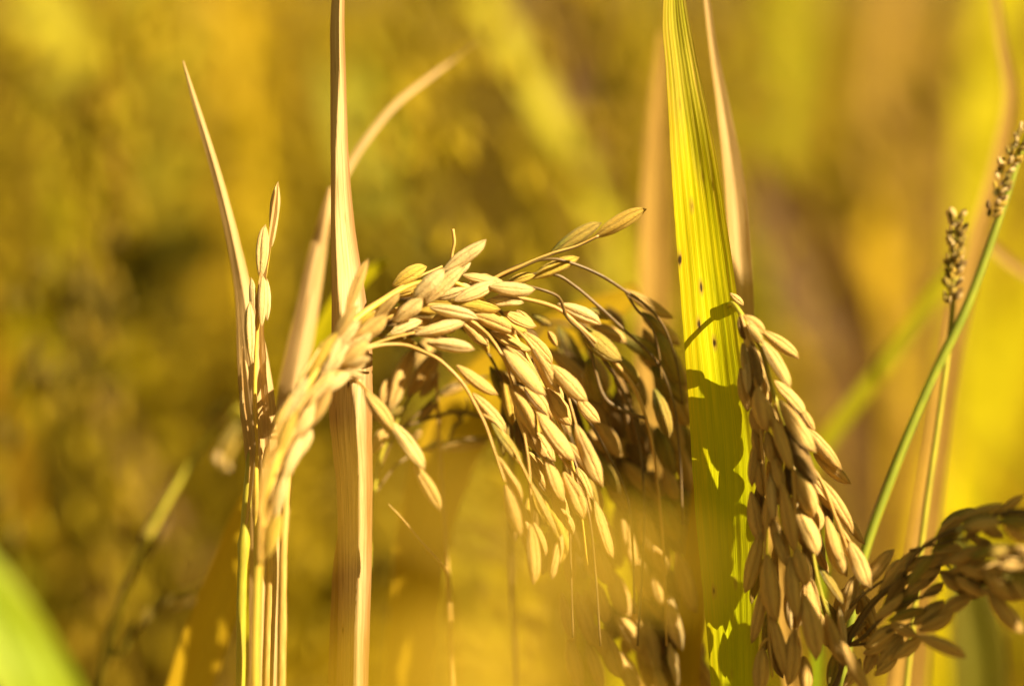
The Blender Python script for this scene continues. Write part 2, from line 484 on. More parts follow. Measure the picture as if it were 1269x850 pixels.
GRAINS = {m: [grain_mesh('grain', 11 * i + 3, m, (.74, .66, .8, .7, .58, .48)[i], (0, .1, 0, .1, .4, .7)[i]) for i in range(6)] for m in ('gold', 'pale', 'yellow', 'green', 'brown')}

def panicle(label, stems, grains, cat='rice panicle', culm_mat='stem', branch_mat='stem', seed=0, default='gold', group=None, ground=True):
    """stems[0] is the culm and main axis (base first), the others are branches; grains: (x0,y0,x1,y1,dz,w,mat)"""
    rng = random.Random(seed)
    base = tube_path([s for s in reversed(stems[0])], 10, ground, seed)[-1]
    root = bpy.data.objects.new('rice_panicle', None)
    COL.objects.link(root)
    root.location = base[:3]
    root.empty_display_size = .01
    tag(root, label, cat, group)
    inv = Matrix.Translation(-Vector(base[:3]))
    S_all = []
    for i, st in enumerate(stems):
        if i == 0:
            S = tube_path(list(reversed(st)), 90, ground, seed)[::-1]
        else:
            S = tube_path(st, max(14, 6 * len(st)))
        loc = [(*(inv @ Vector(s[:3])), s[3]) for s in S]
        V, F, UV = tube_geo(loc, 8, lump=.15)
        link_mesh('stem' if i == 0 else 'branch', V, F, M[culm_mat if i == 0 else branch_mat], root, UV)
        cut = [s for s in S] if i else [s for s in S if s[2] > .62]
        S_all += [Vector(s[:3]) for s in cut]
    for (x0, y0, x1, y1, dz, ww, mt) in grains:
        mt = mt or default
        tilt = rng.uniform(-1.2, 1.2)
        b = at(x0, y0, dz); t = at(x1, y1, dz + tilt)
        ax = t - b
        t = b + ax * 1.10; b = b - ax * .05; ax = t - b
        ln = ax.length
        ax.normalize()
        roll = rng.uniform(-55, 55)
        fx = (VIEW - ax * VIEW.dot(ax)).normalized()
        fx = Matrix.Rotation(R(roll), 3, ax) @ fx
        sx = ax.cross(fx).normalized()
        if rng.random() < .5: sx, fx = -sx, -fx
        wd = 17.5 * ww * pxm(dz) * rng.uniform(.95, 1.06)
        wd = min(wd, ln * .43)
        mat3 = Matrix((sx * wd, ax * ln, fx * wd)).transposed()
        gr = bpy.data.objects.new('grain', rng.choice(GRAINS[mt]))
        COL.objects.link(gr)
        gr.parent = root
        gr.matrix_local = inv @ Matrix.Translation(b) @ mat3.to_4x4()
        # stalk of the grain with its two small glumes, from the nearest twig
        want = b - ax * ln * .25
        q = min(S_all, key=lambda p: (p - want).length)
        d = (b - q).length
        c1 = q.lerp(b, .5) + (b - ax * d * .5 - q.lerp(b, .5)) * .6
        rr = .00028
        tip = b + ax * ln * .03
        S = catmull([(*q, rr * .8), (*c1, rr * .8), (*(b - ax * ln * .03), rr * 1.2), (*tip, rr * 1.9)], 12)
        loc = [(*(inv @ Vector(s[:3])), s[3]) for s in S]
        V, F, UV = tube_geo(loc, 6)
        for sg in (-1, 1):
            o0 = len(V)
            pr = inv @ (b + sx * sg * wd * .10 - ax * ln * .02)
            tp = inv @ (b + sx * sg * wd * .30 + ax * ln * .17)
            wv = fx * wd * .16
            V += [pr - wv * .5, pr + wv * .5, (pr + tp) * .5 + wv + sx * sg * wd * .08, tp, (pr + tp) * .5 - wv + sx * sg * wd * .08]
            UV += [(0, 0)] * 5
            F.append(tuple(o0 + k for k in range(5)))
        im = gr.matrix_local.inverted()
        V = [im @ Vector(v) for v in V]
        link_mesh('pedicel', V, F, M[branch_mat], gr, UV)
    return root

def Z(ox, oy, s, rows):
    out = []
    for r in rows:
        x0, y0, x1, y1, dz, ww = r[:6]
        out.append((ox + x0 / s, oy + y0 / s, ox + x1 / s, oy + y1 / s, dz, ww, r[6] if len(r) > 6 else None))
    return out
# ------------------------------------------------------------------ the field behind (one mass of plants nobody could count)
def field(name, y0, y1, n, seed, hmin, hmax, gap=-.1, half=lambda d: .26 * d + .35, power=.8, bright=1.0, mixed=False):
    rng = random.Random(seed)
    V, F, C = [], [], []
    tones = [((.56, .42, .006), 30), ((.52, .34, .012), 26), ((.34, .20, .015), 22), ((.24, .22, .004), 15), ((.13, .15, .004), 8), ((.12, .065, .012), 10)]
    bag = [t for t, k in tones for _ in range(k)]
    sets = [[tones[0][0]], [tones[1][0], tones[2][0]], [tones[3][0], tones[4][0]], [tones[5][0], tones[2][0]]]  # dark olive and brown sets paint shaded hollows into the leaf colour
    contrast = [(.58, .48, .003), (.58, .47, .003), (.60, .43, .008), (.44, .44, .003), (.30, .32, .003), (.09, .09, .003), (.07, .04, .006), (.34, .20, .01)]  # near-black tones stand in for shade between the near clumps
    order = [3, 1, 0, 2, 1, 3, 0, 1, 2, 3]
    def strip(P, W, side, col):
        b = len(V)
        for p, w_ in zip(P, W):
            V.append(p - side * w_ * .5); V.append(p + side * w_ * .5)
            C.append(col); C.append(col)
        for i in range(len(P) - 1):
            F.append((b + 2 * i, b + 2 * i + 1, b + 2 * i + 3, b + 2 * i + 2))
    for _ in range(n):
        y = y0 + (y1 - y0) * rng.random() ** power
        x = rng.uniform(-1, 1) * half(y)
        if mnoise.noise(Vector((x * 3.1, y * 2.2, seed))) < gap: continue
        pick = mnoise.noise(Vector((x * 2.6 + 9, y * 1.4, seed + 3))) * 1.25 + .5
        local = sets[order[max(0, min(9, int(pick * 10)))]]
        h = rng.uniform(hmin, hmax)
        base = Vector((x, y, 0))
        hue = rng.choice(local)
        for k in range(rng.randint(5, 8)):
            az = rng.uniform(0, 6.283)
            out = Vector((math.cos(az), math.sin(az), 0))
            ln = h * rng.uniform(.75, 1.08)
            lean = rng.uniform(.02, .22)
            droop = rng.uniform(0, .25)
            P, W = [], []
            for i in range(6):
                t = i / 5
                P.append(base + Vector((0, .10 * (y < 1.05), 0)) * t + out * (.02 + lean * t + droop * t ** 4 * .5) + Vector((0, 0, ln * (t - droop * t ** 4))))
                W.append((.006 + .007 * math.sin(math.pi * min(1, t * .8 + .1))) * (1 - t ** 5) + .0005)
            col = hue if rng.random() < .6 else rng.choice(local if rng.random() < .85 else bag)
            j = rng.uniform(.6, 1.0) * bright
            if mixed: col = rng.choice(contrast)
            a2 = rng.uniform(0, 6.283)
            strip(P, W, Vector((math.cos(a2), math.sin(a2), 0)), tuple(c * j for c in col))
        for k in range(rng.randint(3, 6)):
            az = rng.uniform(0, 6.283)
            out = Vector((math.cos(az), math.sin(az), 0))
            top = h * rng.uniform(.86, 1.06)
            col = rng.choice(((.56, .38, .02), (.50, .33, .02), (.52, .39, .008), (.38, .24, .02)))
            col = tuple(c * (.4 if local is sets[3] or local is sets[2] else .85) * bright for c in col)  # panicles darkened by colour too inside the painted shade patches
            if mixed: col = rng.choice(((.40, .29, .008), (.38, .28, .008), (.30, .20, .01), (.14, .10, .01)))
            P = [base, base + Vector((0, 0, top * .5)) + out * .02, base + Vector((0, 0, top * .85)) + out * .05]
            strip(P, [.003] * 3, Vector((1, 0, 0)), col)
            ng = 56 if mixed else 34
            for i in range(ng):
                t = i / (ng - 1)
                p = base + out * (.05 + .12 * t) + Vector((0, 0, top * (.85 + .15 * math.sin(t * 2.4)) - .10 * t * t))
                p = p + Vector((rng.gauss(0, .0045), rng.gauss(0, .0045), rng.gauss(0, .0055)))
                d = (out * (.5 - .3 * t) + Vector((rng.gauss(0, .25), rng.gauss(0, .25), -.2 - t))).normalized()
                s1 = d.orthogonal().normalized() * .0019
                s2 = d.cross(s1)
                b = len(V)
                V.extend([p, p + d * .005 + s1, p + d * .005 + s2, p + d * .005 - s1, p + d * .005 - s2, p + d * .010])
                C.extend([col] * 6)
                for a_, b_ in ((1, 2), (2, 3), (3, 4), (4, 1)):
                    F.append((b, b + a_, b + b_)); F.append((b + 5, b + b_, b + a_))
    o = link_mesh(name, V, F, M['field'])
    at_ = o.data.color_attributes.new('tone', 'FLOAT_COLOR', 'POINT')
    for i, c in enumerate(C): at_.data[i].color = (*c, 1)
    return tag(o, kind='stuff')

field('rice_field_foliage', .70, 1.05, 135, 21, .60, .86, gap=-.12, half=lambda d: .2 * d + .22, power=1.0, mixed=True, bright=1.55)
field('rice_field_foliage', 1.05, 2.4, 210, 5, .66, .80, gap=-.15, bright=1.2)
field('rice_field_foliage', 2.4, 9.0, 800, 6, .70, .82, gap=-.2, bright=1.2)

# ------------------------------------------------------------------ soft leaves standing between the panicles and the field
blade('rice_leaf', [(540, -110, -230, 20), (575, -40, -230, 30), (625, 40, -230, 38), (685, 150, -230, 40), (745, 270, -230, 38), (800, 420, -230, 34)], 'blade_yellow', 'soft yellow leaf slanting down from the top edge above the arched panicle', twist=-32, seed=1)
blade('rice_leaf', [(1128, -120, -420, 30), (1112, 0, -420, 34), (1098, 120, -420, 40), (1090, 260, -420, 42), (1084, 400, -420, 40), (1080, 700, -420, 36)], 'blade_tan', 'wide blurred tan leaf standing upright well behind the grass seed heads', seed=2)
blade('rice_leaf', [(1094, 225, -400, 18), (1092, 270, -400, 48), (1088, 340, -400, 52), (1090, 420, -400, 30), (1110, 560, -400, 20)], 'blade_gold', 'short blurred golden leaf in front of the wide tan leaf', twist=-32, seed=3)
blade('rice_leaf', [(1200, 295, -75, 10), (1165, 350, -75, 22), (1110, 430, -75, 27), (1035, 530, -75, 28), (960, 640, -75, 26)], 'blade_olive', 'olive leaf slanting down left from the thin green grass stem', twist=-32, seed=4)
blade('rice_leaf', [(1345, 200, -330, 40), (1300, 330, -330, 66), (1258, 440, -330, 76), (1226, 540, -330, 78), (1200, 680, -330, 70)], 'blade_yellow', 'broad bright yellow leaf at the right edge behind the shaded panicle', twist=-32, seed=5)
blade('rice_leaf', [(-150, 560, -115, 60), (-60, 690, -115, 85), (10, 790, -115, 95), (70, 900, -115, 95)], 'blade_lime', 'bright green leaf cutting across the bottom left corner', twist=-30, seed=6)
blade('rice_leaf', [(172, -260, -600, 30), (190, -40, -600, 46), (205, 80, -600, 52), (216, 220, -600, 52), (224, 420, -600, 48)], 'blade_olive', 'blurred olive leaf behind the dry pointed spike', twist=-32, seed=7)
blade('rice_leaf', [(425, 60, -600, 30), (455, 160, -600, 56), (492, 270, -600, 66), (535, 380, -600, 66), (580, 560, -600, 60)], 'blade_lime', 'blurred green leaf behind the left end of the arched panicle', twist=-32, seed=8)
blade('rice_leaf', [(985, -130, -620, 40), (972, 0, -620, 62), (955, 150, -620, 66), (940, 300, -620, 60), (930, 520, -620, 56)], 'blade_olive', 'blurred olive leaf upright behind the narrow straw leaf', twist=-32, seed=9)
blade('rice_leaf', [(822, 40, -62, 8), (815, 150, -62, 24), (812, 260, -62, 36), (811, 380, -62, 40), (812, 560, -62, 40)], 'blade_tan', 'soft tan leaf rising just left behind the spotted green leaf', seed=10)
blade('rice_leaf', [(1215, 288, -58, 10), (1240, 315, -58, 13), (1290, 350, -58, 14), (1380, 420, -58, 14)], 'blade_tan', 'thin tan leaf slipping out of the right edge below the seed head', seed=11)
blade('rice_leaf', [(880, 330, -480, 30), (940, 380, -480, 66), (1000, 440, -480, 80), (1040, 530, -480, 76), (1060, 700, -480, 60)], 'blade_gold', 'blurred golden leaf bending behind the hanging right panicle', twist=-32, seed=12)
blade('rice_leaf', [(338, 560, -30, 14), (312, 625, -30, 34), (284, 710, -30, 50), (252, 800, -30, 56), (222, 900, -30, 56)], 'blade_gold', 'wide golden brown leaf leaning left of the yellow stems', seed=13)
blade('rice_leaf', [(1262, -120, -420, 40), (1254, 0, -420, 66), (1240, 110, -420, 70), (1226, 230, -420, 60), (1215, 460, -420, 50)], 'blade_yellow', 'blurred yellow leaf behind the tallest grass seed head', twist=-32, seed=16)
blade('rice_leaf', [(790, 360, -42, 20), (705, 412, -42, 60), (630, 462, -42, 78), (570, 530, -42, 80), (530, 640, -42, 70), (510, 800, -42, 60)], 'blade_gold', 'soft golden leaf under the arch of the lit panicle', seed=17)
blade('rice_leaf', [(726, 360, -125, 12), (738, 430, -125, 34), (750, 510, -125, 42), (762, 620, -125, 40), (770, 760, -125, 40)], 'blade_yellow', 'blurred yellow leaf seen through the gap over the dark panicle', seed=18)
blade('rice_leaf', [(868, 560, -16, 10), (864, 650, -16, 24), (858, 740, -16, 32), (852, 830, -16, 30), (850, 920, -16, 28)], 'blade_gold', 'golden leaf between the dark panicle and the spotted green leaf', seed=19)
blade('rice_leaf', [(950, 600, -28, 8), (962, 680, -28, 20), (975, 770, -28, 24), (985, 870, -28, 24)], 'blade_tan', 'tan leaf behind the strings of the hanging right panicle', seed=20)
blade('rice_leaf', [(1028, 640, -40, 5), (1020, 720, -40, 10), (1014, 800, -40, 13), (1010, 900, -40, 14)], 'blade_lime', 'narrow green leaf between the two right hand panicles', seed=21)
blade('rice_leaf', [(480, 322, -36, 8), (435, 358, -36, 22), (392, 430, -36, 24), (352, 515, -36, 20), (330, 640, -36, 18)], 'blade_yellow', 'small soft yellow leaf passing behind the tall straw leaf', seed=22)
blade('rice_leaf', [(85, 420, -260, 14), (130, 500, -260, 24), (185, 590, -260, 26), (250, 700, -260, 24)], 'blade_brown', 'thin brown leaf slanting behind the green nodding panicle', seed=23)
blade('rice_leaf', [(1200, 60, -560, 40), (1180, 160, -560, 56), (1168, 300, -560, 60), (1160, 500, -560, 60)], 'blade_brown', 'blurred brown leaf between the tan leaf and the seed heads', seed=24)
blade('rice_leaf', [(1180, 380, -48, 10), (1172, 470, -48, 22), (1158, 570, -48, 27), (1140, 680, -48, 28)], 'blade_tan', 'tan leaf base beside the shorter seed head', seed=25)
blade('rice_leaf', [(1228, -80, -55, 6), (1240, 40, -55, 12), (1252, 120, -55, 16), (1240, 190, -55, 20), (1214, 290, -55, 22), (1192, 380, -55, 24), (1172, 500, -55, 26), (1150, 680, -55, 26)], 'blade_tan', 'long bent tan leaf crossing behind the thin green grass stem', seed=26)

blade('rice_leaf', [(930, 200, -250, 20), (970, 260, -250, 80), (1010, 340, -250, 110), (1045, 430, -250, 100), (1070, 560, -250, 60)], 'blade_shade_umber', 'blurred dark brown leaf leaning above the olive leaf at the right', seed=61)  # from here, dark blades whose colour takes the place of background shade
blade('rice_leaf', [(655, -60, -420, 30), (690, 20, -420, 70), (730, 130, -420, 84), (760, 260, -420, 80), (780, 460, -420, 70)], 'blade_shade_umber', 'blurred brown leaf behind the slanting soft yellow leaf', seed=62)
blade('rice_leaf', [(290, 290, -260, 16), (235, 300, -260, 50), (175, 330, -260, 64), (130, 400, -260, 60), (105, 540, -260, 50)], 'blade_shade_olive', 'dark olive leaf arching out of focus left of the dry spike', seed=63)
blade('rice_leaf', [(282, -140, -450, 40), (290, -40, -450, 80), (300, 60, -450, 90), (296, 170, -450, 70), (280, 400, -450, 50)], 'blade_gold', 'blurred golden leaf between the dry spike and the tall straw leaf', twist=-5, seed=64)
blade('rice_leaf', [(1180, 640, -70, 14), (1200, 720, -70, 54), (1212, 800, -70, 66), (1216, 900, -70, 66)], 'blade_shade_olive', 'nearly black leaf beneath the shaded corner panicle', seed=65)  # near-black colour fills in for a dark gap
blade('rice_leaf', [(90, 560, -300, 20), (130, 640, -300, 80), (170, 740, -300, 100), (190, 880, -300, 100)], 'blade_shade_umber', 'blurred brown leaf low behind the green nodding panicle', seed=66)
blade('rice_leaf', [(620, 60, -520, 20), (600, 160, -520, 70), (610, 270, -520, 80), (640, 420, -520, 70)], 'blade_shade_umber', 'blurred brown leaf above the top of the lit arch', seed=67)

blade('rice_leaf', [(408, 90, -330, 16), (438, 170, -330, 50), (478, 270, -330, 62), (520, 360, -330, 60), (560, 520, -330, 50)], 'blade_olive', 'soft green leaf sloping down behind the upper left of the arch', twist=-32, seed=81)
blade('rice_leaf', [(1290, -160, -300, 30), (1252, -40, -300, 70), (1226, 70, -300, 84), (1212, 190, -300, 70), (1200, 330, -300, 50)], 'blade_yellow', 'broad soft yellow leaf in the upper right corner', twist=-32, seed=82)
blade('rice_leaf', [(20, -60, -430, 24), (66, 40, -430, 84), (92, 140, -430, 96), (84, 260, -430, 80), (40, 420, -430, 60)], 'blade_yellow', 'soft yellow leaf curving down the upper left corner', twist=-32, seed=83)
blade('rice_leaf', [(-30, 560, -240, 16), (4, 620, -240, 44), (26, 690, -240, 54), (40, 780, -240, 50)], 'blade_olive', 'soft olive leaf above the bright green corner leaf', twist=-32, seed=84)
blade('rice_leaf', [(1010, -90, -400, 20), (985, 10, -400, 60), (966, 120, -400, 70), (950, 240, -400, 66), (944, 420, -400, 50)], 'blade_olive', 'soft green leaf right behind the narrow straw leaf', twist=-32, seed=85)

# ------------------------------------------------------------------ grass with seed heads on the right
def grass_head(label, pts, head, mat, seed):
    rng = random.Random(seed)
    root = bpy.data.objects.new('seed_grass', None); COL.objects.link(root)
    S = tube_path(pts, 60, True, seed)
    root.location = S[-1][:3]
    inv = Matrix.Translation(-Vector(root.location))
    tag(root, label, 'grass')
    V, F, UV = tube_geo([(*(inv @ Vector(s[:3])), s[3]) for s in S], 8)
    link_mesh('stem', V, F, M[mat], root, UV)
    H = tube_path([(x, y, d, 1) for x, y, d in head], 26)
    for i, s in enumerate(H):
        for k in range(3):
            p = Vector(s[:3])
            T = (Vector(H[min(i + 1, 25)][:3]) - Vector(H[max(i - 1, 0)][:3])).normalized()
            o_ = Matrix.Rotation(rng.uniform(0, 6.28), 3, T) @ T.orthogonal().normalized()
            ax = (o_ * .8 - T * .8).normalized()
            ln = rng.uniform(.0016, .0024)
            wd = ln * rng.uniform(.45, .6)
            sx = ax.orthogonal().normalized()
            m3 = Matrix((sx * wd, ax * ln, sx.cross(ax) * wd)).transposed()
            b = bpy.data.objects.new('spikelet', rng.choice(GRAINS[rng.choice(('pale', 'green', 'green', 'brown', 'yellow'))]))
            COL.objects.link(b); b.parent = root
            b.matrix_local = inv @ Matrix.Translation(p + o_ * .0005) @ m3.to_4x4()
    return root
grass_head('green grass stem with the tall seed head at the right edge', [(1300, 90, -14, 4), (1268, 180, -14, 7), (1240, 265, -14, 10), (1196, 385, -14, 12), (1150, 480, -14, 12), (1105, 590, -14, 12), (1070, 690, -14, 12), (1050, 800, -14, 12)], [(1300, 100, -12), (1268, 168, -12), (1245, 215, -12), (1226, 268, -12)], 'stem_lime', 3)
grass_head('shorter grass seed head with stubby tip left of the green stem', [(1187, 272, -16, 4), (1184, 330, -16, 6), (1180, 390, -16, 7), (1166, 500, -16, 8), (1146, 640, -16, 8)], [(1188, 268, -14), (1185, 305, -14), (1182, 335, -14), (1178, 376, -14)], 'stem_green', 4)

# ------------------------------------------------------------------ upright dry leaves in the plane of focus
blade('rice_leaf', [(227, 76, -8, 2), (236, 108, -8, 6), (248, 148, -8, 9), (268, 215, -8, 12), (287, 290, -8, 16), (302, 365, -8, 22), (311, 430, -5, 36), (318, 490, -3, 44), (324, 560, -3, 42), (326, 650, -6, 36), (324, 760, -6, 30), (322, 870, -6, 28)], 'blade_straw', 'dry leaf ending in a lone pointed spike, furthest to the left', fold=-.6, twist=-5, ragged=.07, seed=31)
blade('rice_leaf', [(424, -60, -1, 12, 8, -.3), (418, 0, -1, 18, 8, -.4), (418, 100, -1, 21, 8, -.3), (420, 200, 0, 22, 8, .3), (424, 290, 0, 29, 8, .5), (430, 370, 1, 40, 8, .45), (433, 440, 2, 52, 8, 0), (432, 510, 2, 57, 5, -.35), (437, 600, 1, 48, 5, -.35), (438, 700, 0, 44, 5, -.3), (436, 800, 0, 42, 5, -.3), (434, 880, 0, 42, 5, -.3)], 'blade_worn', 'tall folded straw leaf running from top to bottom beside the lit panicle', fold=-.95, n=90, seed=32)
blade('rice_leaf', [(409, 232, -20, 4), (404, 262, -20, 13), (393, 320, -22, 22), (382, 380, -22, 28), (368, 450, -22, 33), (354, 530, -22, 33), (342, 640, -20, 32)], 'blade_straw', 'greyish straw leaf slanting between the spike and the tall straw leaf', fold=-.7, twist=-10, seed=33)
blade('rice_leaf', [(592, 52, -38, 1), (560, 76, -40, 4), (530, 98, -38, 6), (490, 130, -34, 8), (455, 172, -31, 9), (428, 214, -29, 10), (400, 280, -22, 16), (372, 400, -22, 18)], 'blade_straw', 'thin straw leaf reaching up right from behind the tall straw leaf', fold=-.5, seed=34)
blade('rice_leaf', [(828, -110, 0, 4), (835, -30, 0, 20), (837, 20, 0, 32), (846, 90, 0, 41), (859, 190, 0, 56), (869, 280, 0, 64), (879, 370, 0, 70), (890, 470, 0, 77), (899, 570, 0, 83), (903, 660, 0, 78), (907, 750, 0, 68), (911, 850, 0, 60), (913, 900, 0, 60)], 'blade_green', 'broad yellow green leaf with brown spots, shaded by the hanging panicle', fold=.16, twist=10, n=110, ragged=.02, seed=35, ribs=.012)
blade('rice_leaf', [(868, -60, -15, 3), (876, 0, -15, 7), (884, 60, -15, 10), (896, 130, -15, 16), (908, 210, -15, 23), (916, 300, -15, 27), (921, 390, -15, 28), (920, 500, -15, 28)], 'blade_straw', 'narrow straw leaf standing right behind the spotted green leaf', fold=.4, seed=36)
blade('rice_leaf', [(424, 640, -4, 3), (418, 690, -4, 8), (415, 750, -4, 10), (414, 820, -4, 13), (413, 880, -4, 14)], 'blade_tan', 'narrow tan strip along the left side of the tall straw leaf', fold=.5, seed=37)
stalk('straw', [(312, 470, -4, 6), (312, 530, -4, 9), (307, 610, -4, 11), (301, 700, -4, 12), (298, 860, -4, 12)], 'stem_green', 'yellow green stem beneath the dry spike, left of the others', seed=1)
stalk('straw', [(541, 446, -20, 3), (543, 520, -20, 5), (548, 600, -20, 5), (556, 720, -20, 5), (562, 870, -20, 6)], 'stem', 'thin straw stem standing alone under the arched panicle', seed=2)
stalk('twig', [(481, 624, -8, 1), (500, 644, -8, 2.5), (520, 668, -8, 3), (540, 690, -8, 3), (553, 707, -14, 3.5), (556, 730, -19, 3)], 'stem', 'fine broken twig leaning on the thin straw stem', ground=False, seed=3)

blade('dry_husk', [(344, 228, 1, 2), (340, 262, 1, 7), (333, 305, 1, 6), (325, 345, 1, 9), (321, 400, 1, 12), (322, 455, 0, 15), (326, 510, -1, 14), (330, 580, -1, 10)], 'blade_straw', 'pale twisted husk clasping the small upright panicle', cat='husk', fold=.9, twist=-15, ragged=.16, ground=False, seed=71)
blade('dry_husk', [(301, 430, 4, 2), (304, 462, 4, 8), (308, 500, 4, 10), (314, 545, 4, 9), (312, 600, 3, 6), (306, 650, 0, 4)], 'blade_worn', 'short curled husk peeling off the left yellow green stem', cat='husk', fold=1.1, twist=25, ragged=.2, ground=False, seed=72)
blade('dry_husk', [(352, 575, 3, 3), (346, 605, 3, 10), (342, 640, 3, 14), (344, 700, 3, 13), (341, 780, 2, 11), (338, 880, 2, 10)], 'blade_worn', 'brown split sheath wrapped low on the bundle of yellow stems', cat='sheath', fold=-.9, ragged=.1, seed=73)

# ------------------------------------------------------------------ upright young panicle beside the spike
panicle('small upright panicle of a few slim pale grains beside the dry spike',
    [[(318, 870, 2, 7), (318, 700, 2, 7), (317, 560, 2, 6), (316, 480, 2, 5), (320, 400, 1, 4), (328, 350, 0, 3), (336, 300, 0, 2.5)]],
    Z(0, 0, 1, [(337, 302, 343, 232, 0, .7), (323, 342, 327, 284, 1, .9), (324, 402, 326, 346, 2, .8), (313, 392, 312, 348, 2, .6), (311, 445, 309, 380, 3, .9), (304, 482, 302, 446, 2, .6), (331, 395, 330, 350, 0, .7), (304, 520, 301, 484, 1, .6)]),
    culm_mat='stem_yellow', seed=5, default='pale')

# ------------------------------------------------------------------ main arched panicle, fully lit
arch = []
arch += Z(380, 300, 5.3125, [(260, 480, 388, 140, 11, .8), (290, 590, 432, 470, 8, 1, 'yellow'), (440, 500, 600, 350, 8, 1), (280, 680, 515, 500, 11, 1.25), (200, 820, 390, 665, 14, 1.3),
    (575, 285, 770, 165, 3, 1.15, 'yellow'), (588, 352, 728, 315, 1, .9, 'yellow'), (560, 600, 740, 520, 7, 1.0, 'pale'), (245, 835, 405, 765, 14, .8, 'pale'), (50, 800, 190, 610, 16, .9, 'yellow'),
    (180, 640, 320, 430, 14, .9), (130, 850, 215, 640, 17, .7, 'pale')])
arch += Z(300, 440, 5.3125, [(372, 380, 432, 110, 15, 1.1, 'yellow'), (300, 725, 452, 510, 18, 1.0, 'pale'), (235, 850, 335, 700, 18, .8), (215, 440, 335, 290, 17, .6, 'yellow'), (435, 480, 575, 240, 17, .9), (500, 260, 700, 130, 16, 1.0, 'pale'),
    (660, 110, 805, 45, 13, .8, 'pale'), (175, 690, 340, 480, 18, .7, 'yellow'), (250, 580, 350, 340, 16, .6, 'yellow'), (390, 430, 480, 230, 17, .8), (660, 110, 790, 140, 14, .6, 'pale')])
arch += Z(500, 280, 5.3125, [(268, 292, 525, 115, 4, 1.1, 'pale'), (340, 330, 432, 245, -2, 1.2, 'pale'), (60, 490, 255, 305, 6, 1.3, 'pale'), (155, 500, 378, 285, 5, 1.15, 'pale'), (-60, 625, 115, 495, 7, 1.4, 'pale'),
    (400, 325, 638, 372, 1, .95, 'pale'), (205, 475, 430, 402, 2, 1.1, 'pale'), (345, 490, 595, 380, 4, 1.15, 'pale'), (575, 400, 842, 425, 4, 1.1, 'pale'), (185, 540, 468, 600, 5, 1.0, 'pale'), (330, 510, 612, 552, 3, 1.15, 'yellow'),
    (560, 490, 772, 500, 2, 1.25, 'pale'), (88, 712, 395, 628, 6, 1.05, 'pale'), (165, 772, 442, 805, 7, 1.05, 'pale'), (470, 592, 725, 695, 4, 1.05), (585, 700, 818, 815, 2, 1.15), (395, 635, 548, 772, 3, 1.2),
    (665, 570, 855, 660, 1, .95), (750, 560, 850, 660, -2, 1.2), (685, 375, 850, 325, -3, 1.1, 'yellow'), (-90, 470, 95, 405, 0, .9, 'yellow'), (-40, 660, 100, 640, 3, 1.0, 'pale'), (180, 640, 330, 560, 0, 1.1), (420, 420, 560, 330, -1, 1.0), (620, 470, 760, 440, -2, 1.1)])
arch += Z(560, 400, 5.3125, [(352, 192, 588, 458, 7, 1.2), (368, 165, 562, 365, 4, 1.1), (383, 425, 545, 728, 6, 1.35), (485, 430, 622, 588, 4, 1.25), (532, 162, 690, 442, 5, 1.2), (662, 288, 865, 502, 5, 1.25),
    (636, 440, 772, 662, 2, 1.25), (42, 288, 278, 462, 7, 1.0), (148, 475, 345, 695, 7, .95), (575, 610, 782, 888, 7, 1.35), (530, 720, 660, 900, 1, 1.2), (600, 330, 720, 520, -1, 1.1), (420, 560, 560, 830, 0, 1.2), (690, 150, 640, 60, -3, .9), (480, 70, 650, 250, 0, 1.0)])
arch += Z(580, 520, 4.25, [(572, 38, 692, 330, 7, 1.25), (412, 205, 490, 412, 6, 1.3), (508, 285, 606, 498, 6, 1.3), (578, 258, 642, 405, 2, 1.0), (325, 180, 432, 392, 2, 1.3), (132, 25, 272, 218, 8, .9, 'green'),
    (158, 200, 278, 408, 9, 1.05), (200, 352, 268, 592, 11, 1.1), (330, 560, 350, 842, 8, 1.0), (325, 320, 455, 575, 9, .5), (345, 545, 405, 705, 5, .8), (490, 470, 552, 590, 3, 1.0), (672, 440, 752, 705, 5, 1.15), (345, 60, 432, 205, 1, 1.1),
    (440, 300, 520, 540, -1, 1.2), (250, 400, 330, 640, 3, 1.0)])
arch += [(330, 690, 346, 640, 22, 1.1, 'yellow'), (338, 640, 352, 592, 21, 1.0, 'pale'), (352, 590, 372, 545, 20, 1.0, 'pale'), (344, 560, 366, 512, 22, .9, 'yellow'), (366, 540, 390, 500, 18, 1.1, 'pale'),
    (352, 520, 380, 470, 21, .9, 'pale'), (380, 500, 412, 462, 17, 1.1, 'pale'), (394, 470, 430, 430, 14, 1.2, 'pale'), (404, 440, 442, 400, 12, 1.2, 'pale'), (382, 466, 410, 420, 17, .9, 'yellow'), (420, 440, 462, 408, 10, 1.2, 'pale'), (436, 418, 478, 384, 8, 1.1, None)]
arch += [(453, 486, 486, 530, 13, 1.15, None), (487, 525, 524, 576, 12, 1.1, 'pale'), (515, 578, 544, 628, 11, 1.05, None), (716, 494, 740, 522, 3, 1.15, None)]
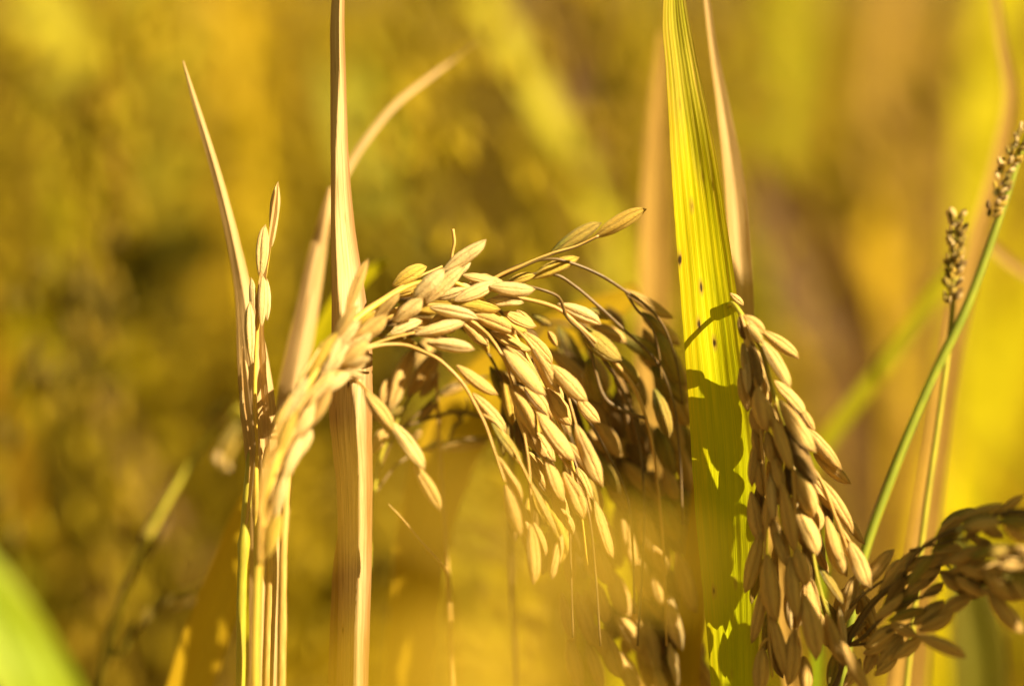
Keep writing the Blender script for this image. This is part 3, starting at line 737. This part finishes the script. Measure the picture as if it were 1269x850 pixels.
panicle('arched rice panicle of sunlit straw grains bowing over to the right',
    [[(316, 870, 20, 10), (318, 760, 20, 10), (321, 690, 20, 10), (332, 610, 20, 9), (354, 540, 19, 8), (386, 470, 17, 7), (424, 412, 12, 6.5), (472, 374, 7, 7), (520, 350, 4, 6), (562, 350, 3, 6), (600, 372, 2, 5), (628, 402, 2, 5), (655, 445, 2, 4), (680, 495, 2, 4), (704, 555, 1, 3.5), (718, 620, 1, 3), (728, 700, 0, 2.5)],
     [(424, 408, 11, 4), (445, 389, 8, 4), (475, 369, 5, 3.5), (515, 345, 2, 3.5), (548, 330, 0, 3)],
     [(430, 440, 12, 4), (459, 428, 9, 4), (482, 420, 8, 3.5), (514, 412, 7, 3)],
     [(440, 436, 12, 4), (478, 427, 9, 4), (504, 428, 8, 4), (523, 435, 8, 4), (543, 445, 8, 4), (557, 457, 8, 4), (574, 476, 8, 4), (587, 498, 8, 4), (600, 523, 8, 3.5), (612, 556, 9, 3), (626, 597, 11, 3)],
     [(598, 513, 8, 2.5), (614, 523, 8, 3), (629, 545, 8, 3), (644, 571, 9, 3), (658, 600, 9, 3), (676, 650, 9, 2.5)],
     [(398, 466, 16, 5), (425, 462, 15, 4), (442, 472, 14, 3.5), (456, 486, 13, 3), (486, 526, 12, 3), (515, 576, 11, 2.5)],
     [(560, 385, 5, 4), (582, 397, 5, 4), (602, 412, 5, 4), (616, 430, 6, 4), (627, 450, 6, 3.5), (634, 475, 5, 3.5), (642, 505, 5, 3), (650, 540, 6, 3), (656, 580, 7, 3), (658, 610, 8, 2.5), (660, 650, 8, 2.5)],
     [(600, 385, 3, 4), (632, 402, 4, 4), (650, 418, 5, 4), (666, 438, 5, 4), (684, 456, 5, 3.5), (700, 480, 5, 3.5), (708, 505, 6, 3), (715, 530, 7, 3)],
     [(590, 362, 1, 4), (614, 344, 0, 4.5), (647, 329, 0, 4), (687, 313, 0, 3.5), (714, 305, 0, 3), (742, 292, 0, 2.5)],
     [(562, 335, 0, 5), (560, 318, 0, 4), (563, 300, 0, 4), (561, 284, 0, 4)],
     [(322, 700, 22, 6), (326, 620, 22, 7), (340, 566, 22, 7), (362, 520, 21, 6), (384, 486, 19, 5), (410, 462, 17, 4)],
     [(324, 660, 18, 6), (346, 600, 17, 7), (368, 545, 17, 7), (392, 500, 16, 6), (420, 462, 14, 5)],
     [(318, 640, 24, 5), (330, 570, 24, 6), (348, 520, 23, 6), (372, 470, 20, 5), (400, 425, 16, 4)],
     [(340, 590, 20, 5), (366, 530, 18, 5), (396, 470, 15, 4), (428, 420, 11, 4), (450, 390, 9, 3)],
     [(660, 500, 4, 3), (690, 560, 5, 3), (722, 600, 5, 3), (735, 640, 5, 2.5)]],
    arch[:40] + arch[len(arch) - 60:] if len(arch) > 100 else arch, culm_mat='stem_yellow', branch_mat='stem', seed=11, default='gold')
print('ARCH GRAINS', len(arch))

rf = random.Random(77)
under = []
um = [(470, 400, 20), (510, 385, 10), (555, 385, 25), (595, 395, 40), (625, 425, 52), (648, 455, 60), (668, 490, 64), (690, 530, 68), (706, 575, 74), (718, 625, 80), (640, 500, 72), (660, 560, 78), (680, 600, 80), (620, 460, 60), (695, 650, 82), (650, 620, 84)]
for k in range(84):
    x, y, an = um[k % len(um)]
    an += rf.uniform(-22, 22); x += rf.uniform(-20, 20); y += rf.uniform(-20, 20); ln = rf.uniform(46, 55)
    under.append((x, y, x + ln * math.cos(R(an)), y + ln * math.sin(R(an)), rf.uniform(-14, -5), rf.uniform(.8, 1.1), rf.choice((None, None, 'green', 'brown', 'yellow'))))
panicle('second arched panicle tucked in close beneath the sunlit one',
    [[(330, 870, -6, 9), (334, 740, -6, 9), (342, 620, -6, 8), (372, 520, -6, 7), (420, 440, -6, 6), (470, 400, -7, 5.5), (530, 378, -8, 5), (590, 390, -9, 5), (640, 430, -9, 4.5), (676, 500, -9, 4), (702, 580, -9, 3.5), (716, 680, -9, 3)],
     [(560, 382, -8, 4), (600, 430, -9, 4), (630, 490, -9, 3.5), (650, 560, -9, 3), (660, 640, -9, 2.5)],
     [(600, 394, -9, 4), (640, 450, -11, 4), (668, 520, -11, 3.5), (686, 600, -11, 3), (694, 680, -11, 2.5)],
     [(630, 420, -9, 4), (665, 455, -12, 4), (695, 510, -12, 3.5), (716, 570, -12, 3), (728, 640, -12, 2.5)]],
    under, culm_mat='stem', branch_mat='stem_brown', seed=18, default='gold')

# ------------------------------------------------------------------ panicle behind it, mostly in the shade of the green leaf
dark = []
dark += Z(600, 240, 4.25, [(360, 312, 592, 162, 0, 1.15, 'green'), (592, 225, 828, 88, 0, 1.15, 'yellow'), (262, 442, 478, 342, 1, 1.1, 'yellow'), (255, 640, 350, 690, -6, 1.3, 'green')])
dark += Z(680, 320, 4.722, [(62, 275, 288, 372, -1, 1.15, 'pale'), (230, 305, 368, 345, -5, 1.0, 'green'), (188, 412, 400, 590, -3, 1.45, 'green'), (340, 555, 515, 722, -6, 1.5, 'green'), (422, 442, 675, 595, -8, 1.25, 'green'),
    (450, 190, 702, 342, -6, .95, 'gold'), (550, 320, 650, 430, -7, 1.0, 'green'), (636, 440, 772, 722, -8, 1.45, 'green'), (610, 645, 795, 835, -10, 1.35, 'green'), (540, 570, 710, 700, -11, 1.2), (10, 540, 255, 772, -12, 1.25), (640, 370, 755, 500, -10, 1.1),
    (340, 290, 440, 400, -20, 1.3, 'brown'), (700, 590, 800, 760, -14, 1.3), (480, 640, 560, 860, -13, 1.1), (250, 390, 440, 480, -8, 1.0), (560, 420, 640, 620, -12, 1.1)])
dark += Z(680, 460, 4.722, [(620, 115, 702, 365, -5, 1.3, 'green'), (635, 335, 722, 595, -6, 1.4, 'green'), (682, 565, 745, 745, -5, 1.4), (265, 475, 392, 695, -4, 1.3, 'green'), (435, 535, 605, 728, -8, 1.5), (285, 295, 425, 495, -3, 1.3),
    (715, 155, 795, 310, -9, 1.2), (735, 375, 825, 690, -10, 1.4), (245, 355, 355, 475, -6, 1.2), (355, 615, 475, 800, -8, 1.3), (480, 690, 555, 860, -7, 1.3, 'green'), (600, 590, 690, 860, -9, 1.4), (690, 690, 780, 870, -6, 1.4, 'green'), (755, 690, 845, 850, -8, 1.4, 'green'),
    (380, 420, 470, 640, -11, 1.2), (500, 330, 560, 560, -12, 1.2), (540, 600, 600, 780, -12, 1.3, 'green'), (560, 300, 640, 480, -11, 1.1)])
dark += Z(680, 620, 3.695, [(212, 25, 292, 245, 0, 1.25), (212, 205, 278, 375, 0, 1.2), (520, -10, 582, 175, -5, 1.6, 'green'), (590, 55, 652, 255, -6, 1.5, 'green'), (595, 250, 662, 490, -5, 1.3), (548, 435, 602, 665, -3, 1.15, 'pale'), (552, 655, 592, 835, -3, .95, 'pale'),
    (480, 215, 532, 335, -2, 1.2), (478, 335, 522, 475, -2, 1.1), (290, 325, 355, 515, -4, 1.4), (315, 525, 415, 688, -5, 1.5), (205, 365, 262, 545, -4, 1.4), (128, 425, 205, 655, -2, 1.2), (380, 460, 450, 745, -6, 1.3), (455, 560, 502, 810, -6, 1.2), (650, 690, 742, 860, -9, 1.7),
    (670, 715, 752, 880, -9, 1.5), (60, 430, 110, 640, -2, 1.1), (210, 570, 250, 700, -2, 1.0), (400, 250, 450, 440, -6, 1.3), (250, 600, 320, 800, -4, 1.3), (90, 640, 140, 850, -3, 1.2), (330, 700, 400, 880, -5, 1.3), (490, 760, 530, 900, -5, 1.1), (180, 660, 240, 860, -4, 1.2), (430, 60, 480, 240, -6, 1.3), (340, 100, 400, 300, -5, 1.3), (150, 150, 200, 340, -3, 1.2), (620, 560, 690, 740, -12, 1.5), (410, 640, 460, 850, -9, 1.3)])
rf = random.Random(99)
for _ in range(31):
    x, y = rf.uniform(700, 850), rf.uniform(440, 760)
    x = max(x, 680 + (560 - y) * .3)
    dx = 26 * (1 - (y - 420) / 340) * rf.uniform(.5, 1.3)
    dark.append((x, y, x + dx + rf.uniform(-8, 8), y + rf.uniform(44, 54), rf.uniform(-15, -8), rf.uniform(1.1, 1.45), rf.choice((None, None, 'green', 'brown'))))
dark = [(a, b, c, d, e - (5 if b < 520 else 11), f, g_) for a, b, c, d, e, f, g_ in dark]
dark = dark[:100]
panicle('drooping rice panicle in shade between the lit arch and the green leaf',
    [[(348, 870, 6, 11), (350, 760, 6, 11), (352, 660, 6, 10), (362, 560, 4, 8), (392, 480, 2, 7), (440, 415, -1, 6), (520, 372, -3, 6), (596, 356, -4, 5), (640, 368, -4, 5), (690, 382, -5, 5), (722, 408, -6, 5), (754, 440, -7, 5), (786, 480, -8, 5), (804, 530, -8, 4.5), (815, 600, -8, 4), (822, 680, -8, 3.5), (826, 800, -8, 3)],
     [(596, 354, -3, 5), (650, 327, -3, 4), (687, 321, -3, 4), (714, 328, -4, 4), (746, 342, -5, 4), (774, 360, -6, 4), (800, 378, -7, 3.5), (820, 400, -8, 3), (836, 440, -9, 3), (846, 500, -10, 2.5)],
     [(620, 360, -4, 4), (660, 340, -4, 4), (690, 341, -4, 4), (714, 356, -5, 4), (740, 378, -6, 4.5), (764, 400, -7, 4.5), (786, 420, -8, 4), (812, 446, -9, 4), (832, 490, -10, 3.5), (842, 560, -10, 3), (846, 650, -8, 3)],
     [(774, 360, -6, 3.5), (788, 382, -7, 3.5), (806, 402, -8, 3), (815, 430, -8, 3), (820, 470, -9, 3)],
     [(640, 352, 0, 4), (671, 359, 0, 4), (692, 368, -1, 4), (702, 392, -3, 4), (722, 412, -5, 4), (752, 452, -8, 4), (774, 490, -9, 4), (790, 540, -10, 3.5), (798, 620, -9, 3), (796, 700, -7, 3), (790, 800, -6, 3)],
     [(730, 418, -7, 4), (738, 460, -8, 4), (752, 496, -8, 5), (776, 510, -8, 5), (800, 518, -8, 4)],
     [(690, 470, -6, 4), (722, 510, -6, 4), (752, 560, -7, 4), (776, 612, -7, 3.5), (784, 680, -6, 3), (786, 760, -5, 3)],
     [(690, 520, -4, 4), (715, 580, -3, 4), (730, 640, -2, 3.5), (738, 710, -3, 3), (744, 800, -3, 3)],
     [(706, 650, -2, 3), (708, 720, -2, 3), (710, 790, -2, 3)],
     [(596, 354, -2, 4), (647, 331, 0, 4), (687, 314, 0, 3.5), (714, 306, 0, 3), (742, 293, 0, 2.5)]],
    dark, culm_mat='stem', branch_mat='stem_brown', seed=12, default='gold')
print('DARK GRAINS', len(dark))

rf = random.Random(41)
back = []
for _ in range(98):
    f = rf.random() ** .75
    x = 690 + 150 * f ** .7 + rf.uniform(-30, 16); y = 400 + 400 * f + rf.uniform(-30, 30)
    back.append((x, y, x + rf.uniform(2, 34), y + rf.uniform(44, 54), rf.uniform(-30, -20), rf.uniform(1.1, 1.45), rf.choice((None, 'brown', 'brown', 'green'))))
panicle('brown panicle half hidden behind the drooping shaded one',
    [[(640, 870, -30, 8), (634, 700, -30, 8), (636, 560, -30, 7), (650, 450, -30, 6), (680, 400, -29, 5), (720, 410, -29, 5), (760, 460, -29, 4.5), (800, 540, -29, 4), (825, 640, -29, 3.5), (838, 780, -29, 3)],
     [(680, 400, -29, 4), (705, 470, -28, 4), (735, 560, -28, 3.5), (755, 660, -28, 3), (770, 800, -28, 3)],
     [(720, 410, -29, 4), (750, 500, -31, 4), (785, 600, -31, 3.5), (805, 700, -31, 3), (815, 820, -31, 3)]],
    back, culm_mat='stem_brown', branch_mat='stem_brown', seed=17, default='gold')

# ------------------------------------------------------------------ small shaded panicle under the arch
inner = Z(440, 400, 5.3125, [(235, 560, 372, 200, -15, 1.3), (358, 475, 545, 205, -18, 1.3), (390, 290, 505, 95, -22, 1.2), (180, 535, 218, 380, -15, .9), (120, 850, 225, 680, -15, 1.2), (570, 840, 850, 785, -28, 1.0), (430, 640, 525, 530, -20, 1.1), (380, 790, 430, 710, -18, .7), (220, 760, 300, 690, -14, .8, 'green'), (440, 480, 540, 340, -22, 1.0), (560, 470, 720, 400, -24, .7), (200, 620, 330, 560, -16, .6, 'green'), (130, 640, 190, 520, -17, 1.0), (460, 850, 560, 780, -24, .8)])
panicle('small brown panicle in shadow beneath the arch of lit grains',
    [[(452, 870, -16, 8), (456, 720, -16, 7), (462, 620, -16, 6), (474, 560, -16, 5), (496, 515, -17, 4.5), (516, 480, -19, 4), (530, 448, -20, 3)],
     [(476, 545, -16, 4), (510, 520, -17, 3.5), (545, 488, -19, 3.5), (580, 472, -22, 3), (640, 464, -26, 3)],
     [(470, 580, -16, 4), (500, 530, -17, 4), (522, 522, -18, 4), (545, 514, -20, 5), (565, 510, -21, 5), (600, 516, -22, 4), (640, 512, -24, 3)],
     [(566, 511, -21, 4), (572, 520, -21, 4), (562, 530, -21, 4), (557, 545, -21, 4)],
     [(572, 516, -21, 3), (580, 502, -21, 2.5), (578, 492, -21, 2)],
     [(466, 610, -16, 4), (490, 578, -18, 4), (530, 555, -22, 4), (570, 546, -25, 4), (640, 540, -28, 3)]],
    inner, culm_mat='stem_green', branch_mat='stem_brown', seed=13, default='gold')

# ------------------------------------------------------------------ panicle hanging in front of the green leaf
hang = []
hang += Z(880, 360, 4.722, [(200, 150, 312, 245, 8, 1.2), (225, 200, 300, 300, 9, 1.1), (312, 242, 505, 380, 7, 1.1), (308, 298, 460, 545, 9, 1.15), (192, 318, 245, 535, 7, 1.3), (180, 465, 222, 685, 7, 1.4), (278, 575, 325, 805, 10, 1.5), (385, 535, 545, 705, 7, 1.15),
    (530, 690, 602, 810, 6, .9), (258, 490, 300, 590, 8, .9), (120, 20, 190, 80, 2, 1.0), (170, 160, 200, 280, 8, .7, 'brown'), (240, 330, 330, 520, 7, 1.0), (240, 700, 300, 850, 7, 1.0), (330, 640, 370, 800, 9, .8)])
hang += Z(890, 500, 4.474, [(345, -5, 518, 252, 10, 1.4), (478, 128, 665, 350, 6, 1.25), (313, 90, 400, 350, 11, 1.2), (268, 165, 300, 325, 9, .85), (420, 375, 525, 605, 10, 1.85), (440, 590, 545, 815, 9, 1.85), (358, 455, 428, 805, 11, 1.35), (308, 285, 352, 475, 9, .95),
    (570, 425, 738, 692, 6, 1.05), (602, 635, 672, 860, 8, 1.15), (185, 500, 235, 755, 6, 1.3), (298, 645, 382, 860, 8, 1.15), (195, 130, 232, 310, 7, .9), (225, 320, 245, 500, 7, 1.0), (380, 130, 520, 425, 9, 1.6, 'brown'), (440, 290, 540, 420, 11, 1.1, 'brown'), (520, 520, 560, 690, 5, 1.2), (280, 330, 340, 540, 5, 1.1), (400, 180, 470, 340, 10, .9, 'brown')])
hang += Z(900, 660, 4.474, [(188, 15, 118, 308, 7, 1.3), (268, -5, 335, 170, 8, 1.2), (228, 135, 268, 460, 9, 1.7), (212, 275, 150, 585, 8, 1.2), (252, 465, 328, 770, 9, 1.3), (200, 640, 185, 870, 8, 1.45), (390, 95, 445, 278, 11, 1.75), (358, 145, 388, 450, 10, 1.4), (450, 235, 502, 518, 8, 1.5), (435, 360, 502, 675, 11, 1.6),
    (378, 545, 352, 825, 10, 1.45), (430, 690, 440, 870, 8, 1.1), (558, 460, 645, 715, 9, 1.25), (638, 605, 775, 865, 12, 1.15), (560, -10, 652, 222, 8, 1.3), (690, 60, 785, 290, 8, 1.4), (740, 330, 820, 520, 3, 1.3), (720, 500, 800, 640, 2, 1.2)])
rf = random.Random(23)
hm = [(925, 420, 9, 78), (938, 470, 8, 84), (946, 540, 8, 88), (950, 610, 8, 92), (949, 690, 8, 96), (953, 770, 8, 86), (966, 505, 7, 62), (982, 560, 7, 70), (985, 640, 8, 84), (988, 720, 8, 88), (1012, 590, 6, 58), (1030, 640, 6, 66), (1006, 660, 6, 80), (1014, 720, 7, 72), (1030, 770, 7, 62)]
for k in range(44):
    x, y, d, an = hm[k % len(hm)]
    an += rf.uniform(-20, 20); x += rf.uniform(-12, 12); y += rf.uniform(-28, 28); ln = rf.uniform(46, 54)
    hang.append((x, y, x + ln * math.cos(R(an)), y + ln * math.sin(R(an)), d + rf.uniform(-6, 1), rf.uniform(.75, 1.05), rf.choice((None, None, 'pale', 'green', 'brown'))))
hang = [(a, b, c, d, e, f * .9, g_) for a, b, c, d, e, f, g_ in hang]
panicle('panicle hanging straight down in front of the spotted green leaf',
    [[(893, 870, -14, 9), (890, 740, -14, 9), (890, 600, -13, 8), (893, 480, -9, 8), (898, 410, -5, 7), (904, 378, 1, 6), (912, 380, 6, 6), (925, 400, 8, 6), (942, 430, 8, 6), (954, 472, 8, 5.5), (966, 510, 8, 5.5), (980, 545, 8, 5), (996, 590, 8, 4.5), (1003, 650, 9, 4), (1010, 700, 9, 4), (1022, 748, 9, 3.5), (1040, 790, 9, 3)],
     [(966, 510, 8, 4), (985, 545, 8, 4), (1004, 575, 8, 4), (1013, 588, 8, 4), (1021, 602, 8, 4), (1034, 636, 8, 3.5), (1044, 662, 8, 3), (1054, 690, 8, 3)],
     [(918, 390, 8, 4), (930, 430, 9, 4), (938, 480, 9, 4), (943, 530, 9, 4), (946, 567, 9, 4), (950, 610, 9, 4), (949, 660, 9, 4), (948, 714, 9, 3.5), (952, 756, 9, 3.5), (954, 800, 9, 3), (958, 840, 9, 2.5)],
     [(960, 500, 9, 4), (974, 545, 10, 4), (982, 575, 11, 3.5), (984, 610, 11, 3.5), (986, 650, 11, 3), (986, 700, 11, 3), (988, 750, 11, 3), (988, 800, 11, 2.5)],
     [(1034, 636, 8, 3), (1046, 660, 8, 2.5), (1054, 672, 8, 2.5)],
     [(952, 790, 9, 3), (944, 797, 9, 3), (941, 806, 8, 2.5)]],
    hang, culm_mat='stem_green', branch_mat='stem', seed=14, default='gold')

# ------------------------------------------------------------------ shaded panicle bowing out of the lower right corner
low = Z(1020, 610, 3.542, [(168, 422, 295, 262, 6, 1.5), (95, 562, 142, 375, 5, 1.5), (62, 590, 88, 430, 3, 1.2), (150, 530, 175, 435, 2, 1.3, 'pale'), (190, 545, 225, 640, 2, 1.3), (250, 435, 395, 268, 8, 1.3), (258, 525, 355, 430, 8, 1.35, 'green'), (345, 345, 455, 285, 10, 1.5), (440, 330, 545, 285, 12, 1.4),
    (598, 115, 775, 58, 16, 1.15), (498, 195, 605, 115, 14, 1.2), (690, 150, 790, 190, 18, 1.4), (715, 260, 882, 258, 20, 1.35), (598, 330, 715, 362, 18, 1.55), (705, 362, 872, 338, 20, 1.6), (585, 375, 705, 445, 16, 1.55), (728, 440, 865, 605, 20, 1.7), (700, 432, 865, 460, 20, 1.45), (800, 150, 890, 205, 22, 1.5), (520, 360, 590, 425, 14, 1.4), (430, 380, 505, 335, 12, 1.4),
    (360, 455, 455, 385, 10, 1.35), (440, 450, 525, 405, 12, 1.3), (400, 575, 525, 485, 12, 1.35), (425, 605, 565, 538, 13, 1.35), (518, 530, 642, 458, 14, 1.3), (298, 575, 405, 625, 11, 1.3), (418, 630, 612, 712, 18, 1.4), (195, 675, 312, 590, 9, 1.6), (185, 705, 335, 630, 8, 1.3), (238, 765, 345, 640, 8, 1.4), (310, 725, 425, 640, 10, 1.35), (228, 800, 315, 735, 8, 1.2), (185, 795, 235, 685, 7, 1.3),
    (635, 385, 745, 325, 15, 1.3), (555, 310, 645, 285, 14, 1.3), (830, 390, 900, 470, 24, 1.6), (840, 240, 930, 280, 24, 1.6), (30, 850, 80, 690, 4, 1.4, 'green'), (90, 860, 160, 740, 6, 1.4), (640, 200, 740, 230, 17, 1.3), (780, 300, 900, 330, 22, 1.5), (330, 410, 430, 350, 9, 1.2), (480, 260, 600, 240, 13, 1.1), (270, 380, 340, 300, 8, 1.2)])
rf = random.Random(5)
lm = [(1050, 792, 6, -55), (1085, 742, 9, -42), (1127, 712, 11, -28), (1165, 698, 15, -20), (1205, 688, 19, -5), (1250, 690, 23, 15), (1110, 752, 11, -35), (1215, 645, 19, -12), (1175, 662, 16, -28), (1235, 715, 21, 30), (1190, 705, 17, 10)]
for _ in range(40):
    i = rf.randrange(len(lm)); x, y, d, an = lm[i]
    x += rf.uniform(-26, 26); y += rf.uniform(-14, 22)
    an += rf.uniform(-24, 24)
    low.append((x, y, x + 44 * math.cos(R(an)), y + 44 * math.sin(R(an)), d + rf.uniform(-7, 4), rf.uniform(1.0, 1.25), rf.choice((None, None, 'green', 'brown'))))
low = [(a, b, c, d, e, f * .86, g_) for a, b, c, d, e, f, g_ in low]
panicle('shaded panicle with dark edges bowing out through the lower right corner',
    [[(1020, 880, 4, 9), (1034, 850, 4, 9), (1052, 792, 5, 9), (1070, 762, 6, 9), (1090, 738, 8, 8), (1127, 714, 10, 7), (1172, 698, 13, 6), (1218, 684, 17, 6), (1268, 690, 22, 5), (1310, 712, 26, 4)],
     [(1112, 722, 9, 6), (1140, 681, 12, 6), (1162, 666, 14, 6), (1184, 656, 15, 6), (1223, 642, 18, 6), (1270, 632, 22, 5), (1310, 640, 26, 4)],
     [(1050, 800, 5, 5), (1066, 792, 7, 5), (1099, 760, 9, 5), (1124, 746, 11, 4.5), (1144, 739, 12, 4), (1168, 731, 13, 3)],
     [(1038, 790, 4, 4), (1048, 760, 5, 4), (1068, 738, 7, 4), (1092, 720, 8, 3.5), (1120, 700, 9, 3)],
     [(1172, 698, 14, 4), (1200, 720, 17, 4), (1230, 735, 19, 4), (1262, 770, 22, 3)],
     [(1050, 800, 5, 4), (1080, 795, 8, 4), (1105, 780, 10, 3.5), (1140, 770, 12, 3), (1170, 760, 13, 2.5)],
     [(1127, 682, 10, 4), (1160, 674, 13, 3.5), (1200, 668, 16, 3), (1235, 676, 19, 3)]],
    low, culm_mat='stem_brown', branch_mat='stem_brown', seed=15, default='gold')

# ------------------------------------------------------------------ green nodding panicle, out of focus at the left
nod = [(292, 502, 262, 540, -52, 1.1, None), (300, 520, 270, 560, -52, 1.1, None), (285, 490, 250, 530, -54, 1.0, None), (262, 560, 284, 580, -50, 1.2, 'pale'), (200, 632, 176, 668, -50, .8, None), (212, 640, 186, 690, -50, .9, 'brown'), (172, 690, 160, 730, -50, .8, None), (150, 745, 130, 790, -50, .9, None), (205, 735, 172, 775, -48, 1.1, 'green'), (215, 752, 240, 740, -48, 1.0, 'pale'), (232, 730, 196, 752, -48, .9, None), (140, 790, 128, 830, -50, .8, None), (296, 540, 275, 580, -50, .9, None), (165, 770, 150, 800, -48, .8, 'green')]
nod = [(a, b, c, d, e, f * .62, g_ or ('green' if i % 3 else 'yellow')) for i, (a, b, c, d, e, f, g_) in enumerate(nod)]
panicle('blurred green panicle nodding to the left of the yellow stems',
    [[(336, 870, -46, 9), (330, 700, -47, 8), (318, 560, -50, 7), (296, 506, -52, 7), (270, 530, -52, 7), (238, 572, -51, 8), (205, 625, -50, 9), (174, 685, -50, 9), (150, 745, -50, 9), (134, 800, -50, 8), (122, 860, -50, 7)],
     [(300, 690, -47, 4), (268, 712, -47, 4), (228, 735, -48, 4), (190, 760, -48, 5), (160, 790, -49, 6), (146, 812, -49, 6), (130, 806, -49, 4)]],
    nod, culm_mat='stem_green', branch_mat='stem_green', seed=16, default='yellow')

# ------------------------------------------------------------------ leaves close to the lens, far out of focus
blade('rice_leaf', [(890, 730, 215, 6), (850, 700, 218, 24), (770, 690, 222, 60), (670, 672, 225, 62), (570, 624, 226, 40), (450, 606, 228, 26), (350, 650, 230, 12), (290, 760, 230, 14), (270, 900, 230, 16)], 'blade_gold', 'gold leaf close to the lens, a soft veil over the lower grains', seed=51)
blade('rice_leaf', [(800, 930, 225, 20), (740, 880, 230, 44), (640, 822, 232, 84), (520, 822, 235, 84), (420, 870, 235, 56), (340, 950, 235, 60)], 'blade_gold', 'gold leaf close to the lens along the bottom edge', seed=52)

# ------------------------------------------------------------------ unseen blades added right of the frame, shaped along the sun rays to shade panicles
def shade_casters(paths):
    V, F, UV = [], [], []
    for pts, t in paths:
        P = [at(x, y, d) + SUN * (t * .001) for x, y, d, w_ in pts]
        W = [w_ * pxm(0) for x, y, d, w_ in pts]
        P, W = to_ground(P, W, random.Random(4))
        S = catmull([(*p, w_) for p, w_ in zip(P, W)], 40)
        b = len(V)
        for i, s in enumerate(S):
            T = (Vector(S[min(i + 1, 39)][:3]) - Vector(S[max(i - 1, 0)][:3])).normalized()
            sd = SUN.cross(T).normalized()
            for u in (-.5, 0, .5):
                V.append(Vector(s[:3]) + sd * u * s[3] + SUN * abs(u) * s[3] * .3); UV.append((u + .5, i * .8))
        for i in range(39):
            for k in range(2):
                F.append((b + i * 3 + k, b + i * 3 + k + 1, b + i * 3 + k + 4, b + i * 3 + k + 3))
    o = link_mesh('added_shade_blades', V, F, M['blade_olive'], uvs=UV)
    tag(o, kind='stuff')
shade_casters([([(1300, 640, 20, 5), (1240, 676, 18, 44), (1160, 712, 13, 50), (1080, 760, 9, 46), (1000, 800, 9, 44), (920, 880, 8, 50)], 190),
                ([(1330, 700, 22, 12), (1260, 742, 20, 34), (1180, 790, 15, 40), (1100, 850, 10, 50), (1040, 930, 8, 50)], 205),
                ([(1330, 590, 26, 6), (1270, 618, 24, 16), (1200, 646, 17, 20), (1130, 686, 12, 18), (1080, 720, 9, 6)], 180),
                ([(790, 320, -12, 4), (815, 380, -12, 34), (838, 460, -12, 46), (852, 560, -12, 46), (862, 660, -12, 30)], 170),
                ([(710, 380, -26, 4), (742, 450, -26, 60), (778, 560, -26, 104), (806, 680, -26, 120), (812, 780, -26, 120), (815, 900, -26, 110)], 175),
                ([(672, 560, -12, 4), (692, 640, -12, 30), (708, 720, -12, 40), (716, 800, -12, 40), (720, 900, -12, 40)], 180)])
